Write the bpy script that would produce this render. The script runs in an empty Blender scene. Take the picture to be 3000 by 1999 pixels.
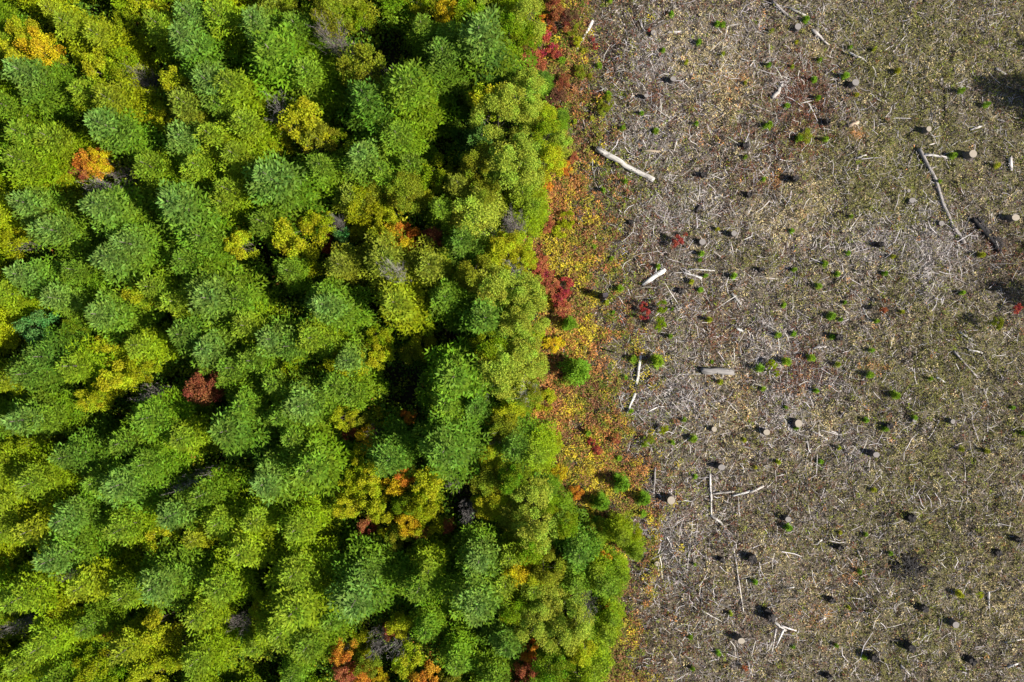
import bpy, math, random
import numpy as np
from mathutils import Vector, Matrix

random.seed(7)
RNG = np.random.default_rng(7)
scene = bpy.context.scene
COL = scene.collection
H = 57.0                      # drone height over the ground, metres
PPM = 36.0                    # photo pixels (3000 wide) per metre on the ground
SUN_AZ = math.radians(-16)    # sun stands to the right and a little below
SUN_EL = math.radians(40)
PI = math.pi

# ------------------------------------------------------------------ helpers
def gp(sx, sy, z=0.0):
    k = (H - z) / H
    return ((sx - 1500) / PPM * k, (999.5 - sy) / PPM * k)

def proj(x, y, z):
    k = H / (H - z)
    return (1500 + x * k * PPM, 999.5 - y * k * PPM)

def lin(r, g, b):
    f = lambda c: (c / 255 / 12.92) if c / 255 <= 0.04045 else ((c / 255 + 0.055) / 1.055) ** 2.4
    return (f(r), f(g), f(b))

_hash = np.random.default_rng(3).random((256, 256))
def vnoise(x, y, s, off=0):
    x = np.asarray(x, float) / s + off * 17.3 + 1000; y = np.asarray(y, float) / s + off * 7.7 + 1000
    xi = np.floor(x).astype(int); yi = np.floor(y).astype(int)
    fx = x - xi; fy = y - yi
    fx = fx * fx * (3 - 2 * fx); fy = fy * fy * (3 - 2 * fy)
    a = _hash[xi % 256, yi % 256]; b = _hash[(xi + 1) % 256, yi % 256]
    c = _hash[xi % 256, (yi + 1) % 256]; d = _hash[(xi + 1) % 256, (yi + 1) % 256]
    return (a * (1 - fx) + b * fx) * (1 - fy) + (c * (1 - fx) + d * fx) * fy

def ground_z(x, y):
    return ((vnoise(x, y, 7, 1) - .5) * .45 + (vnoise(x, y, 2.2, 2) - .5) * .32
            + (vnoise(x, y, .8, 3) - .5) * .2)

def gz(x, y):
    return float(ground_z(np.array([x]), np.array([y]))[0])

def mesh_quads(name, V, attrs=None, mat=None):
    """V: (N,4,3) quads."""
    V = np.asarray(V, np.float32); n = len(V)
    me = bpy.data.meshes.new(name)
    me.vertices.add(n * 4); me.loops.add(n * 4); me.polygons.add(n)
    me.vertices.foreach_set('co', V.reshape(-1))
    me.loops.foreach_set('vertex_index', np.arange(n * 4, dtype=np.int32))
    me.polygons.foreach_set('loop_start', np.arange(0, n * 4, 4, dtype=np.int32))
    me.polygons.foreach_set('loop_total', np.full(n, 4, dtype=np.int32))
    for k, a in (attrs or {}).items():
        a = np.asarray(a, np.float32)
        if a.ndim == 1:
            at = me.attributes.new(k, 'FLOAT', 'FACE'); at.data.foreach_set('value', a)
        else:
            at = me.attributes.new(k, 'FLOAT_VECTOR', 'FACE'); at.data.foreach_set('vector', a.reshape(-1))
    if mat: me.materials.append(mat)
    me.update(calc_edges=True)
    return me

def mesh_poly(name, verts, faces, mat=None, smooth=True):
    me = bpy.data.meshes.new(name)
    me.from_pydata([tuple(v) for v in verts], [], faces)
    if smooth: me.polygons.foreach_set('use_smooth', [True] * len(me.polygons))
    if mat: me.materials.append(mat)
    me.update()
    return me

def kites(P, D, L, W, N):
    P, D, N = map(lambda a: np.asarray(a, float), (P, D, N))
    L = np.asarray(L, float)[:, None]; W = np.asarray(W, float)[:, None]
    D = D / (np.linalg.norm(D, axis=1, keepdims=True) + 1e-9)
    S = np.cross(D, N); S /= (np.linalg.norm(S, axis=1, keepdims=True) + 1e-9)
    return np.stack([P, P + D * L * .45 + S * W * .5, P + D * L, P + D * L * .45 - S * W * .5], 1)

def prisms(A, B, R0, R1):
    """3-sided twigs between points A and B: (N*3,4,3) quads."""
    D = B - A; D = D / (np.linalg.norm(D, axis=1, keepdims=True) + 1e-9)
    up = np.tile(np.array([[.13, .21, .97]]), (len(A), 1))
    S = np.cross(D, up); S /= (np.linalg.norm(S, axis=1, keepdims=True) + 1e-9)
    T = np.cross(S, D)
    ring0, ring1 = [], []
    for k in range(3):
        a = 2 * PI * k / 3 + PI / 6
        o = S * math.cos(a) + T * math.sin(a)
        ring0.append(A + o * R0[:, None]); ring1.append(B + o * R1[:, None])
    Q = [np.stack([ring0[k], ring0[(k + 1) % 3], ring1[(k + 1) % 3], ring1[k]], 1) for k in range(3)]
    return np.concatenate(Q, 0)

def tube(path, radii, sides=8, jit=0.0, caps=True, rnd=random):
    vs, fs = [], []
    n = len(path); path = [Vector(p) for p in path]
    for i, p in enumerate(path):
        d = (path[min(i + 1, n - 1)] - path[max(i - 1, 0)]).normalized()
        ref = Vector((0, 0, 1)) if abs(d.z) < .9 else Vector((1, 0, 0))
        s = d.cross(ref).normalized(); t = s.cross(d)
        for k in range(sides):
            a = 2 * PI * k / sides
            r = radii[i] * (1 + jit * (rnd.random() - .5))
            vs.append(p + s * math.cos(a) * r + t * math.sin(a) * r)
    for i in range(n - 1):
        for k in range(sides):
            k2 = (k + 1) % sides
            fs.append((i * sides + k, i * sides + k2, (i + 1) * sides + k2, (i + 1) * sides + k))
    if caps:
        fs.append(tuple(range(sides - 1, -1, -1))); fs.append(tuple((n - 1) * sides + k for k in range(sides)))
    return vs, fs

def link(name, data, parent=None, loc=(0, 0, 0), color=None):
    o = bpy.data.objects.new(name, data); COL.objects.link(o)
    o.location = loc
    if parent: o.parent = parent
    if color: o.color = (*color, 1)
    return o

THINGS = []   # (object, class key, adjective text, noun, image x, image y)
def tag(o, label, cat, group=None):
    o['label'] = label; o['category'] = cat
    if group: o['group'] = group

# ------------------------------------------------------------------ materials
def newmat(name):
    m = bpy.data.materials.new(name); m.use_nodes = True
    nt = m.node_tree; nt.nodes.clear()
    return m, nt, nt.nodes, nt.links

def N(nodes, t, **kw):
    n = nodes.new(t)
    for k, v in kw.items(): setattr(n, k, v)
    return n

def leaf_shader(nt, nodes, links, color_socket, transl=.35, rough=.55, spec=.25):
    p = N(nodes, 'ShaderNodeBsdfPrincipled'); p.inputs['Roughness'].default_value = rough
    p.inputs['Specular IOR Level'].default_value = spec
    t = N(nodes, 'ShaderNodeBsdfTranslucent')
    mx = N(nodes, 'ShaderNodeMixShader'); mx.inputs[0].default_value = transl
    out = N(nodes, 'ShaderNodeOutputMaterial')
    links.new(color_socket, p.inputs['Base Color']); links.new(color_socket, t.inputs['Color'])
    links.new(p.outputs[0], mx.inputs[1]); links.new(t.outputs[0], mx.inputs[2])
    links.new(mx.outputs[0], out.inputs[0])

def mat_leaf(name, hue=.05, vlo=.6, vhi=1.4, tip=None, transl=.35, spec=.25):
    m, nt, nodes, links = newmat(name)
    oi = N(nodes, 'ShaderNodeObjectInfo')
    src = oi.outputs['Color']
    if tip:
        at = N(nodes, 'ShaderNodeAttribute', attribute_name='hf')
        rmp = N(nodes, 'ShaderNodeMapRange'); rmp.inputs['From Min'].default_value = .6
        rmp.inputs['From Max'].default_value = 1.05; rmp.inputs['To Max'].default_value = .8
        mul = N(nodes, 'ShaderNodeMath', operation='MULTIPLY')
        links.new(at.outputs['Fac'], rmp.inputs['Value']); links.new(rmp.outputs[0], mul.inputs[0])
        links.new(oi.outputs['Alpha'], mul.inputs[1])
        mix = N(nodes, 'ShaderNodeMix', data_type='RGBA')
        mix.inputs[7].default_value = (*tip, 1)
        links.new(mul.outputs[0], mix.inputs[0]); links.new(src, mix.inputs[6])
        src = mix.outputs[2]
    r1 = N(nodes, 'ShaderNodeAttribute', attribute_name='r1'); r2 = N(nodes, 'ShaderNodeAttribute', attribute_name='r2')
    hs = N(nodes, 'ShaderNodeHueSaturation')
    mh = N(nodes, 'ShaderNodeMapRange'); mh.inputs['To Min'].default_value = .5 - hue; mh.inputs['To Max'].default_value = .5 + hue
    mv = N(nodes, 'ShaderNodeMapRange'); mv.inputs['To Min'].default_value = vlo; mv.inputs['To Max'].default_value = vhi
    links.new(r1.outputs['Fac'], mh.inputs['Value']); links.new(r2.outputs['Fac'], mv.inputs['Value'])
    links.new(mh.outputs[0], hs.inputs['Hue']); links.new(mv.outputs[0], hs.inputs['Value']); links.new(src, hs.inputs['Color'])
    leaf_shader(nt, nodes, links, hs.outputs[0], transl=transl, spec=spec)
    return m

def mat_attr(name, transl=.2, spec=.05, rough=.8):
    m, nt, nodes, links = newmat(name)
    at = N(nodes, 'ShaderNodeAttribute', attribute_name='col')
    leaf_shader(nt, nodes, links, at.outputs['Color'], transl=transl, spec=spec, rough=rough)
    return m

def mat_wood(name, scale=(2, 30, 30), lo=.55, hi=1.25, dark=(.02, .017, .015), bump=.4):
    m, nt, nodes, links = newmat(name)
    oi = N(nodes, 'ShaderNodeObjectInfo'); tc = N(nodes, 'ShaderNodeTexCoord')
    mp = N(nodes, 'ShaderNodeMapping'); mp.inputs['Scale'].default_value = scale
    links.new(tc.outputs['Object'], mp.inputs['Vector'])
    no = N(nodes, 'ShaderNodeTexNoise'); no.inputs['Scale'].default_value = 1; no.inputs['Detail'].default_value = 6
    links.new(mp.outputs[0], no.inputs['Vector'])
    mr = N(nodes, 'ShaderNodeMapRange'); mr.inputs['From Min'].default_value = .3; mr.inputs['From Max'].default_value = .7
    mr.inputs['To Min'].default_value = lo; mr.inputs['To Max'].default_value = hi
    links.new(no.outputs['Fac'], mr.inputs['Value'])
    mu = N(nodes, 'ShaderNodeVectorMath', operation='SCALE')
    links.new(oi.outputs['Color'], mu.inputs[0]); links.new(mr.outputs[0], mu.inputs['Scale'])
    n2 = N(nodes, 'ShaderNodeTexNoise'); n2.inputs['Scale'].default_value = 3.5; n2.inputs['Detail'].default_value = 4
    links.new(tc.outputs['Object'], n2.inputs['Vector'])
    r2 = N(nodes, 'ShaderNodeMapRange'); r2.inputs['From Min'].default_value = .56; r2.inputs['From Max'].default_value = .68
    links.new(n2.outputs['Fac'], r2.inputs['Value'])
    mx = N(nodes, 'ShaderNodeMix', data_type='RGBA'); mx.inputs[7].default_value = (*dark, 1)
    ml = N(nodes, 'ShaderNodeMath', operation='MULTIPLY'); ml.inputs[1].default_value = .6
    links.new(r2.outputs[0], ml.inputs[0]); links.new(ml.outputs[0], mx.inputs[0]); links.new(mu.outputs[0], mx.inputs[6])
    p = N(nodes, 'ShaderNodeBsdfPrincipled'); p.inputs['Roughness'].default_value = .8; p.inputs['Specular IOR Level'].default_value = .2
    bp = N(nodes, 'ShaderNodeBump'); bp.inputs['Strength'].default_value = bump; bp.inputs['Distance'].default_value = .03
    links.new(no.outputs['Fac'], bp.inputs['Height']); links.new(bp.outputs[0], p.inputs['Normal'])
    links.new(mx.outputs[2], p.inputs['Base Color'])
    out = N(nodes, 'ShaderNodeOutputMaterial'); links.new(p.outputs[0], out.inputs[0])
    return m

def mat_rings(name):
    m, nt, nodes, links = newmat(name)
    oi = N(nodes, 'ShaderNodeObjectInfo'); tc = N(nodes, 'ShaderNodeTexCoord')
    w = N(nodes, 'ShaderNodeTexWave', wave_type='RINGS', rings_direction='Z')
    w.inputs['Scale'].default_value = 5; w.inputs['Distortion'].default_value = 2.5; w.inputs['Detail'].default_value = 2
    links.new(tc.outputs['Object'], w.inputs['Vector'])
    no = N(nodes, 'ShaderNodeTexNoise'); no.inputs['Scale'].default_value = 6; no.inputs['Detail'].default_value = 5
    links.new(tc.outputs['Object'], no.inputs['Vector'])
    ad = N(nodes, 'ShaderNodeMath', operation='ADD'); links.new(w.outputs['Fac'], ad.inputs[0]); links.new(no.outputs['Fac'], ad.inputs[1])
    mr = N(nodes, 'ShaderNodeMapRange'); mr.inputs['From Max'].default_value = 2; mr.inputs['To Min'].default_value = .55; mr.inputs['To Max'].default_value = 1.3
    links.new(ad.outputs[0], mr.inputs['Value'])
    mu = N(nodes, 'ShaderNodeVectorMath', operation='SCALE')
    links.new(oi.outputs['Color'], mu.inputs[0]); links.new(mr.outputs[0], mu.inputs['Scale'])
    p = N(nodes, 'ShaderNodeBsdfPrincipled'); p.inputs['Roughness'].default_value = .85; p.inputs['Specular IOR Level'].default_value = .15
    links.new(mu.outputs[0], p.inputs['Base Color'])
    out = N(nodes, 'ShaderNodeOutputMaterial'); links.new(p.outputs[0], out.inputs[0])
    return m

def mat_ground():
    m, nt, nodes, links = newmat('forest_soil')
    at = N(nodes, 'ShaderNodeAttribute', attribute_name='col'); tc = N(nodes, 'ShaderNodeTexCoord')
    no = N(nodes, 'ShaderNodeTexNoise'); no.inputs['Scale'].default_value = 4; no.inputs['Detail'].default_value = 9; no.inputs['Roughness'].default_value = .75
    links.new(tc.outputs['Object'], no.inputs['Vector'])
    mr = N(nodes, 'ShaderNodeMapRange'); mr.inputs['From Min'].default_value = .3; mr.inputs['From Max'].default_value = .7
    mr.inputs['To Min'].default_value = .5; mr.inputs['To Max'].default_value = 1.5
    links.new(no.outputs['Fac'], mr.inputs['Value'])
    mu = N(nodes, 'ShaderNodeVectorMath', operation='SCALE')
    links.new(at.outputs['Vector'], mu.inputs[0]); links.new(mr.outputs[0], mu.inputs['Scale'])
    bp = N(nodes, 'ShaderNodeBump'); bp.inputs['Strength'].default_value = .8; bp.inputs['Distance'].default_value = .08
    links.new(no.outputs['Fac'], bp.inputs['Height'])
    p = N(nodes, 'ShaderNodeBsdfPrincipled'); p.inputs['Roughness'].default_value = .95; p.inputs['Specular IOR Level'].default_value = .1
    links.new(mu.outputs[0], p.inputs['Base Color']); links.new(bp.outputs[0], p.inputs['Normal'])
    out = N(nodes, 'ShaderNodeOutputMaterial'); links.new(p.outputs[0], out.inputs[0])
    return m

M_NEEDLE = mat_leaf('conifer_needles', hue=.022, vlo=.42, vhi=1.6, tip=(.145, .245, .060), transl=.36, spec=.08)
M_LEAF = mat_leaf('broad_leaves', hue=.045, vlo=.35, vhi=1.6, transl=.45, spec=.08)
M_LITTER = mat_attr('litter_and_low_plants')
M_FERN = mat_attr('bracken_fronds', transl=.3)
M_UNDER = mat_attr('undergrowth_leaves', transl=.35)
M_TWIG = mat_attr('dry_twigs', transl=0.0)
M_BARK = mat_wood('bark', scale=(25, 25, 3), lo=.5, hi=1.3)
M_LOG = mat_wood('weathered_wood', scale=(.8, 9, 9), lo=.4, hi=1.2, dark=(.06, .05, .042), bump=.8)
M_RING = mat_rings('sawn_wood')
M_GROUND = mat_ground()

# ------------------------------------------------------------------ layout of the ground cover
EDGE_Y = [0, 130, 220, 350, 480, 560, 640, 760, 850, 950, 1080, 1180, 1290, 1400, 1490, 1530, 1640, 1760, 1850, 1999]
EDGE_X = [1595, 1555, 1550, 1640, 1670, 1590, 1550, 1560, 1600, 1590, 1600, 1550, 1550, 1630, 1640, 1700, 1800, 1810, 1790, 1770]
FERN_Y = [0, 200, 400, 560, 700, 850, 1000, 1200, 1350, 1480, 1560, 1999]
FERN_X = [1750, 1740, 1710, 1750, 1765, 1785, 1790, 1830, 1870, 1900, 1890, 1860]
def sxy(x, y): return 1500 + np.asarray(x) * PPM, 999.5 - np.asarray(y) * PPM
def edge_x(sy): return np.interp(sy, EDGE_Y, EDGE_X)
def fern_x(sy): return np.interp(sy, FERN_Y, FERN_X)

# patches of the cutover: (sx, sy, rx, ry, palette index, strength)
PAL = np.array([(.40, .345, .325), (.185, .142, .115), (.035, .028, .023), (.185, .18, .05), (.50, .40, .20),
                (.16, .066, .040), (.46, .23, .09), (.19, .235, .025)])
PATCH = [(2350, 280, 75, 95, 5, 2.6), (2350, 290, 80, 95, 2, .8), (2340, 420, 60, 50, 5, 1.3), (2350, 420, 50, 50, 3, 1.2), (2345, 1095, 55, 55, 5, 2.6), (2340, 1120, 45, 40, 6, .6),
         (2890, 790, 60, 60, 2, .7), (2930, 730, 70, 50, 5, .6), (2000, 195, 28, 16, 4, 3), (2140, 240, 60, 40, 6, .7), (2120, 300, 60, 40, 4, .6),
         (1920, 275, 16, 45, 5, 1.5), (2395, 145, 26, 14, 4, 2), (2340, 600, 60, 26, 4, 1.2), (2290, 680, 60, 26, 4, .9), (2410, 1230, 34, 40, 4, 1.6),
         (2560, 1075, 32, 14, 6, 1.6), (2680, 1315, 36, 24, 4, .8), (2120, 1230, 70, 60, 4, .5), (2170, 1165, 26, 40, 6, .7), (2272, 530, 14, 18, 6, 4),
         (2510, 392, 18, 14, 6, 2.5), (2270, 1640, 40, 30, 4, .7), (2400, 1800, 55, 36, 6, .8), (2480, 1890, 70, 40, 4, .4), (2500, 1680, 25, 30, 6, .8),
         (2820, 205, 26, 14, 4, 1.6), (2890, 1770, 60, 60, 4, .8), (2100, 150, 100, 90, 4, .35), (2085, 390, 80, 30, 6, .35), (2700, 140, 200, 120, 3, .7),
         (2650, 420, 220, 150, 3, .6), (2550, 560, 180, 90, 3, .5), (2680, 200, 60, 50, 4, .5), (1990, 620, 90, 60, 0, .6), (1950, 1170, 110, 70, 0, .9),
         (1900, 200, 100, 80, 0, .5), (1880, 400, 70, 60, 0, .6), (2310, 1170, 70, 80, 0, 1.3), (2440, 1110, 60, 60, 0, .8), (2280, 1040, 60, 50, 0, 1.1),
         (2600, 720, 180, 70, 0, .7), (2730, 720, 100, 60, 0, .7), (2260, 980, 60, 60, 0, .5), (2290, 250, 40, 60, 0, .6), (2500, 1320, 90, 60, 0, .4),
         (1800, 480, 110, 70, 7, .6), (1830, 590, 80, 60, 7, .45), (1780, 300, 60, 60, 7, .4), (1900, 1080, 70, 60, 7, .4), (1940, 1270, 60, 60, 7, .5),
         (2080, 930, 60, 60, 5, .5), (2590, 890, 50, 60, 2, .5), (2650, 1660, 60, 40, 2, 2.5), (2200, 520, 50, 40, 5, .5), (2120, 1100, 50, 30, 4, .5),  # dark blob at the charred heap also paints in a shaded hollow
         (1900, 1560, 80, 120, 0, .7), (2000, 1650, 60, 100, 0, .5), (2750, 1100, 200, 90, 3, .4), (2700, 1450, 220, 90, 3, .3), (2130, 1700, 50, 50, 4, .5)]
TRACKS = []
for pts, k, s_ in (([(1960, 60), (2010, 190), (2080, 240), (2150, 200), (2120, 330), (2060, 390)], 4, .5), ([(2200, 620), (2290, 670), (2400, 610), (2420, 560), (2330, 540)], 4, .55),
                   ([(2110, 1000), (2160, 1130), (2180, 1260), (2120, 1420)], 4, .5), ([(2000, 560), (2030, 640), (2150, 740), (2300, 760)], 3, .7), ([(2480, 60), (2560, 200), (2680, 260), (2820, 180)], 3, .9),
                   ([(2440, 420), (2520, 560), (2560, 640)], 3, .9), ([(2600, 420), (2680, 560), (2640, 640)], 3, .9), ([(2200, 1560), (2300, 1640), (2420, 1800), (2560, 1880)], 4, .45), ([(2700, 1500), (2760, 1650), (2700, 1850), (2600, 1980)], 3, .8),
                   ([(2500, 1080), (2680, 1120), (2760, 1300), (2650, 1420)], 3, .8), ([(2880, 1600), (2940, 1760), (2960, 1900)], 4, .5), ([(2720, 620), (2700, 780), (2740, 900)], 0, .6), ([(1860, 640), (1900, 780), (1860, 960)], 5, .5), ([(2060, 880), (2130, 980), (2060, 1060)], 5, .5)):
    for (ax_, ay_), (bx_, by_) in zip(pts[:-1], pts[1:]):
        for q_ in (0, .33, .67): TRACKS.append((ax_ + (bx_ - ax_) * q_, ay_ + (by_ - ay_) * q_, 34, 34, k, s_ * .8))
def palette_weights(x, y):
    sx, sy = sxy(x, y)
    n = len(sx); W = np.zeros((n, 8))
    east = np.clip((sx - 1900) / 800, 0, 1)
    n1 = vnoise(x, y, 3.0, 5); n2 = vnoise(x, y, 1.3, 6); n3 = vnoise(x, y, 5, 7)
    W[:, 0] = .25 + .45 * n2 + .35 * (1 - east)
    W[:, 1] = 1.0
    W[:, 2] = .5 + .6 * n3
    W[:, 3] = .22 + 1.7 * east * n1 + .4 * n3
    W[:, 4] = .22 + .45 * np.clip(n2 - .55, 0, 1)
    W[:, 5] = .12 + .55 * (1 - east) * n3
    W[:, 6] = .03; prox = np.exp(-np.clip((sx - fern_x(sy)) / 130, 0, 9) ** 2)
    W[:, 2] += .8 * prox; W[:, 3] += .5 * prox * n1 * 2; W[:, 5] += .4 * prox; W[:, 0] *= 1 - .4 * prox
    W[:, 7] = .06 + .5 * prox * n3 + .25 * (1 - east) * np.clip(n1 - .5, 0, 1)
    for (px, py, rx, ry, k, s) in PATCH + TRACKS:
        W[:, k] += 2.0 * s * np.exp(-(((sx - px) / rx) ** 2 + ((sy - py) / ry) ** 2))
    return W
def pick(W, rng):
    c = np.cumsum(W, 1); u = rng.random(len(W)) * c[:, -1]
    return (u[:, None] > c).sum(1)

# ------------------------------------------------------------------ ground sheet
def build_ground():
    def axis(half):
        a = np.arange(-half, half + .01, .22); st, out = .4, []
        v = half
        while v < 320:
            v += st; st *= 1.35; out.append(v)
        return np.concatenate([-np.array(out)[::-1], a, np.array(out)])
    ax, ay = axis(45.1), axis(31.02)
    X, Y = np.meshgrid(ax, ay); x, y = X.ravel(), Y.ravel()
    z = ground_z(x, y)
    nx, ny = len(ax), len(ay)
    i = np.arange((ny - 1) * (nx - 1)); r, c = i // (nx - 1), i % (nx - 1)
    F = np.stack([r * nx + c, r * nx + c + 1, (r + 1) * nx + c + 1, (r + 1) * nx + c], 1).astype(np.int32)
    me = bpy.data.meshes.new('ground')
    me.vertices.add(len(x)); me.loops.add(len(F) * 4); me.polygons.add(len(F))
    me.vertices.foreach_set('co', np.stack([x, y, z], 1).astype(np.float32).ravel())
    me.loops.foreach_set('vertex_index', F.ravel())
    me.polygons.foreach_set('loop_start', np.arange(0, len(F) * 4, 4, dtype=np.int32))
    me.polygons.foreach_set('loop_total', np.full(len(F), 4, dtype=np.int32))
    me.polygons.foreach_set('use_smooth', np.ones(len(F), dtype=bool))
    W = palette_weights(x, y); W /= W.sum(1, keepdims=True)
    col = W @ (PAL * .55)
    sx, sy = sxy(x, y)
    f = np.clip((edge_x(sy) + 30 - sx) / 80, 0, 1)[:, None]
    col = col * (1 - f) + np.array([[.035, .030, .018]]) * f  # soil colour darkened inside the wood to deepen shade in the gaps
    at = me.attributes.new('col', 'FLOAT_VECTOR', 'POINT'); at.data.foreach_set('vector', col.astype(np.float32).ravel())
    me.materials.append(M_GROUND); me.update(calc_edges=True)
    o = link('ground', me); o['kind'] = 'structure'; o['label'] = 'uneven brown forest soil of the logged clearing and the wood'

# ------------------------------------------------------------------ stuff: litter, twigs, bracken, undergrowth
def build_stuff():
    rng = np.random.default_rng(11)
    # low plants and litter on the cutover
    n = 300000
    sx = rng.uniform(1520, 3110, n); sy = rng.uniform(-110, 2110, n)
    x, y = (sx - 1500) / PPM, (999.5 - sy) / PPM
    keep = sx > edge_x(sy) - 20
    x, y = x[keep], y[keep]; n = len(x)
    k = pick(palette_weights(x, y), rng)
    col = PAL[k] * rng.uniform(.6, 1.35, (n, 1)) * rng.uniform(.9, 1.1, (n, 3))
    tall = np.isin(k, (3, 4, 5, 6, 7))
    az = rng.uniform(0, 2 * PI, n); tilt = np.where(tall, rng.uniform(.1, 1.1, n), rng.uniform(-.1, .45, n))
    D = np.stack([np.cos(az) * np.cos(tilt), np.sin(az) * np.cos(tilt), np.sin(tilt)], 1)
    L = np.where(tall, rng.uniform(.10, .30, n), rng.uniform(.10, .34, n)); Wd = np.where(tall, rng.uniform(.03, .08, n), rng.uniform(.02, .06, n))
    Nn = np.stack([rng.normal(0, .45, n), rng.normal(0, .45, n), np.ones(n)], 1)
    P = np.stack([x, y, ground_z(x, y) + rng.uniform(.0, .10, n)], 1)
    o = link('leaf_litter', mesh_quads('leaf_litter', kites(P, D, L, Wd, Nn), {'col': col}, M_LITTER)); o['kind'] = 'stuff'
    o['label'] = 'dry grass, moss and leaf litter over the clearing'
    # low heathy plants in tufts
    n = 26000; m = 11
    sx = rng.uniform(1540, 3110, n); sy = rng.uniform(-110, 2110, n)
    x, y = (sx - 1500) / PPM, (999.5 - sy) / PPM
    W = palette_weights(x, y); W[:, 0] *= .25; W[:, 1] *= .7; W[:, 7] *= 1.5; W[:, 5] *= 1.6
    keep = (sx > edge_x(sy) - 10) & (rng.random(n) < .25 + 1.1 * vnoise(x, y, 1.7, 31) * vnoise(x, y, 6, 32) * 2)
    x, y, W = x[keep], y[keep], W[keep]; n = len(x); k = pick(W, rng)
    base = np.repeat(np.stack([x, y, ground_z(x, y)], 1), m, 0); hh = np.repeat(rng.uniform(.08, .46, n), m)
    az = rng.uniform(0, 2 * PI, n * m); rad = rng.uniform(0, .2, n * m)
    P = base + np.stack([np.cos(az) * rad, np.sin(az) * rad, hh * rng.uniform(.3, 1, n * m)], 1)
    tl = rng.uniform(-.3, 1.0, n * m); az2 = az + rng.normal(0, .8, n * m)
    D = np.stack([np.cos(az2) * np.cos(tl), np.sin(az2) * np.cos(tl), np.sin(tl)], 1)
    Nn = np.stack([rng.normal(0, .5, n * m), rng.normal(0, .5, n * m), np.ones(n * m)], 1)
    c = np.repeat(PAL[k] * rng.uniform(.75, 1.25, (n, 1)), m, 0) * rng.uniform(.6, 1.35, (n * m, 1))
    o = link('low_plants', mesh_quads('low_plants', kites(P, D, rng.uniform(.09, .22, n * m), rng.uniform(.035, .085, n * m), Nn), {'col': c}, M_LITTER)); o['kind'] = 'stuff'
    o['label'] = 'low heathy plants in green, russet and brown tufts on the clearing'
    # small woody slash
    n = 80000
    sx = rng.uniform(1600, 3110, n); sy = rng.uniform(-110, 2110, n)
    x, y = (sx - 1500) / PPM, (999.5 - sy) / PPM
    W = palette_weights(x, y); dens = np.clip(W[:, 0] - .3, 0, 4) / 1.7 + .12
    keep = (sx > fern_x(sy) - 40 * rng.random(n)) & (rng.random(n) < dens)
    x, y = x[keep], y[keep]; n = len(x)
    az = rng.uniform(0, 2 * PI, n); tl = rng.normal(0, .13, n)
    L = rng.gamma(1.7, .24, n) + .12; R = rng.uniform(.006, .018, n) * (.8 + .5 * L)
    D = np.stack([np.cos(az) * np.cos(tl), np.sin(az) * np.cos(tl), np.sin(tl)], 1)
    C = np.stack([x, y, ground_z(x, y) + .06 + np.abs(tl) * L * .5 + rng.uniform(0, .10, n)], 1)
    bend = np.stack([rng.normal(0, .1, n), rng.normal(0, .1, n), rng.normal(0, .03, n)], 1) * L[:, None]
    A, B, Mid = C - D * L[:, None] / 2, C + D * L[:, None] / 2, C + bend
    Q = np.concatenate([prisms(A, Mid, R, R * .9), prisms(Mid, B, R * .9, R * .5)], 0)
    tone = np.where(rng.random(n) < .5, rng.uniform(.20, .60, n), rng.uniform(.04, .15, n))
    c = np.stack([tone * 1.0, tone * .92, tone * rng.uniform(.78, .97, n)], 1)
    o = link('woody_slash', mesh_quads('woody_slash', Q, {'col': np.tile(c, (6, 1))}, M_TWIG)); o['kind'] = 'stuff'
    o['label'] = 'small grey broken twigs strewn over the clearing'
    # bracken band: fronds in tufts
    n = 26000
    sx = rng.uniform(1500, 2060, n); sy = rng.uniform(-110, 2110, n)
    x, y = (sx - 1500) / PPM, (999.5 - sy) / PPM
    nz = vnoise(x, y, 1.6, 9); e, r = edge_x(sy), fern_x(sy)
    d = (sx - r) / 80 + (nz - .5) * 2.6 + .2
    keep = (sx > e - 40) & (rng.random(n) < 1 / (1 + np.exp(np.clip(d * 3, -30, 30)))) & (nz > .14)
    x, y, sx, sy = x[keep], y[keep], sx[keep], sy[keep]; n = len(x)
    FP = np.array([(.46, .205, .065), (.54, .43, .035), (.25, .12, .06), (.23, .225, .035), (.42, .33, .045), (.11, .17, .02), (.36, .11, .06)])
    hot = np.interp(sy, [0, 450, 560, 1480, 1560, 2000], [.25, .35, 1, 1, .5, .4])
    hot2 = hot * np.interp(sx - edge_x(sy), [0, 90, 200], [1.1, 1, .3])
    va, vb, vc = vnoise(x, y, 2.4, 12), vnoise(x, y, 1.1, 13), vnoise(x, y, 1.5, 15)
    Wf = np.stack([hot2 * 3.0 * va ** 3 * 2, hot2 * 3.5 * np.clip(vb - .45, 0, 1) * 2, .5 + .8 * (1 - hot2), .35 + .9 * (1 - hot2), hot2 * 1.5 * np.clip(vb - .3, 0, 1) * 2,
                   .15 + 2.2 * np.clip(vc - .6, 0, 1), .02 + .15 * (vnoise(x, y, 3, 14) > .72)], 1)
    k = pick(np.clip(Wf, 0, None), rng)
    m = 16
    base = np.repeat(np.stack([x, y, ground_z(x, y)], 1), m, 0)
    hh = np.repeat(rng.uniform(.12, .62, n), m)
    az = rng.uniform(0, 2 * PI, n * m); rad = rng.uniform(0, .26, n * m)
    P = base + np.stack([np.cos(az) * rad, np.sin(az) * rad, hh * rng.uniform(.5, 1, n * m)], 1)
    az2 = az + rng.normal(0, .7, n * m); tl = rng.uniform(-.5, .55, n * m)
    D = np.stack([np.cos(az2) * np.cos(tl), np.sin(az2) * np.cos(tl), np.sin(tl)], 1)
    Nn = np.stack([rng.normal(0, .4, n * m), rng.normal(0, .4, n * m), np.ones(n * m)], 1)
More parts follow.
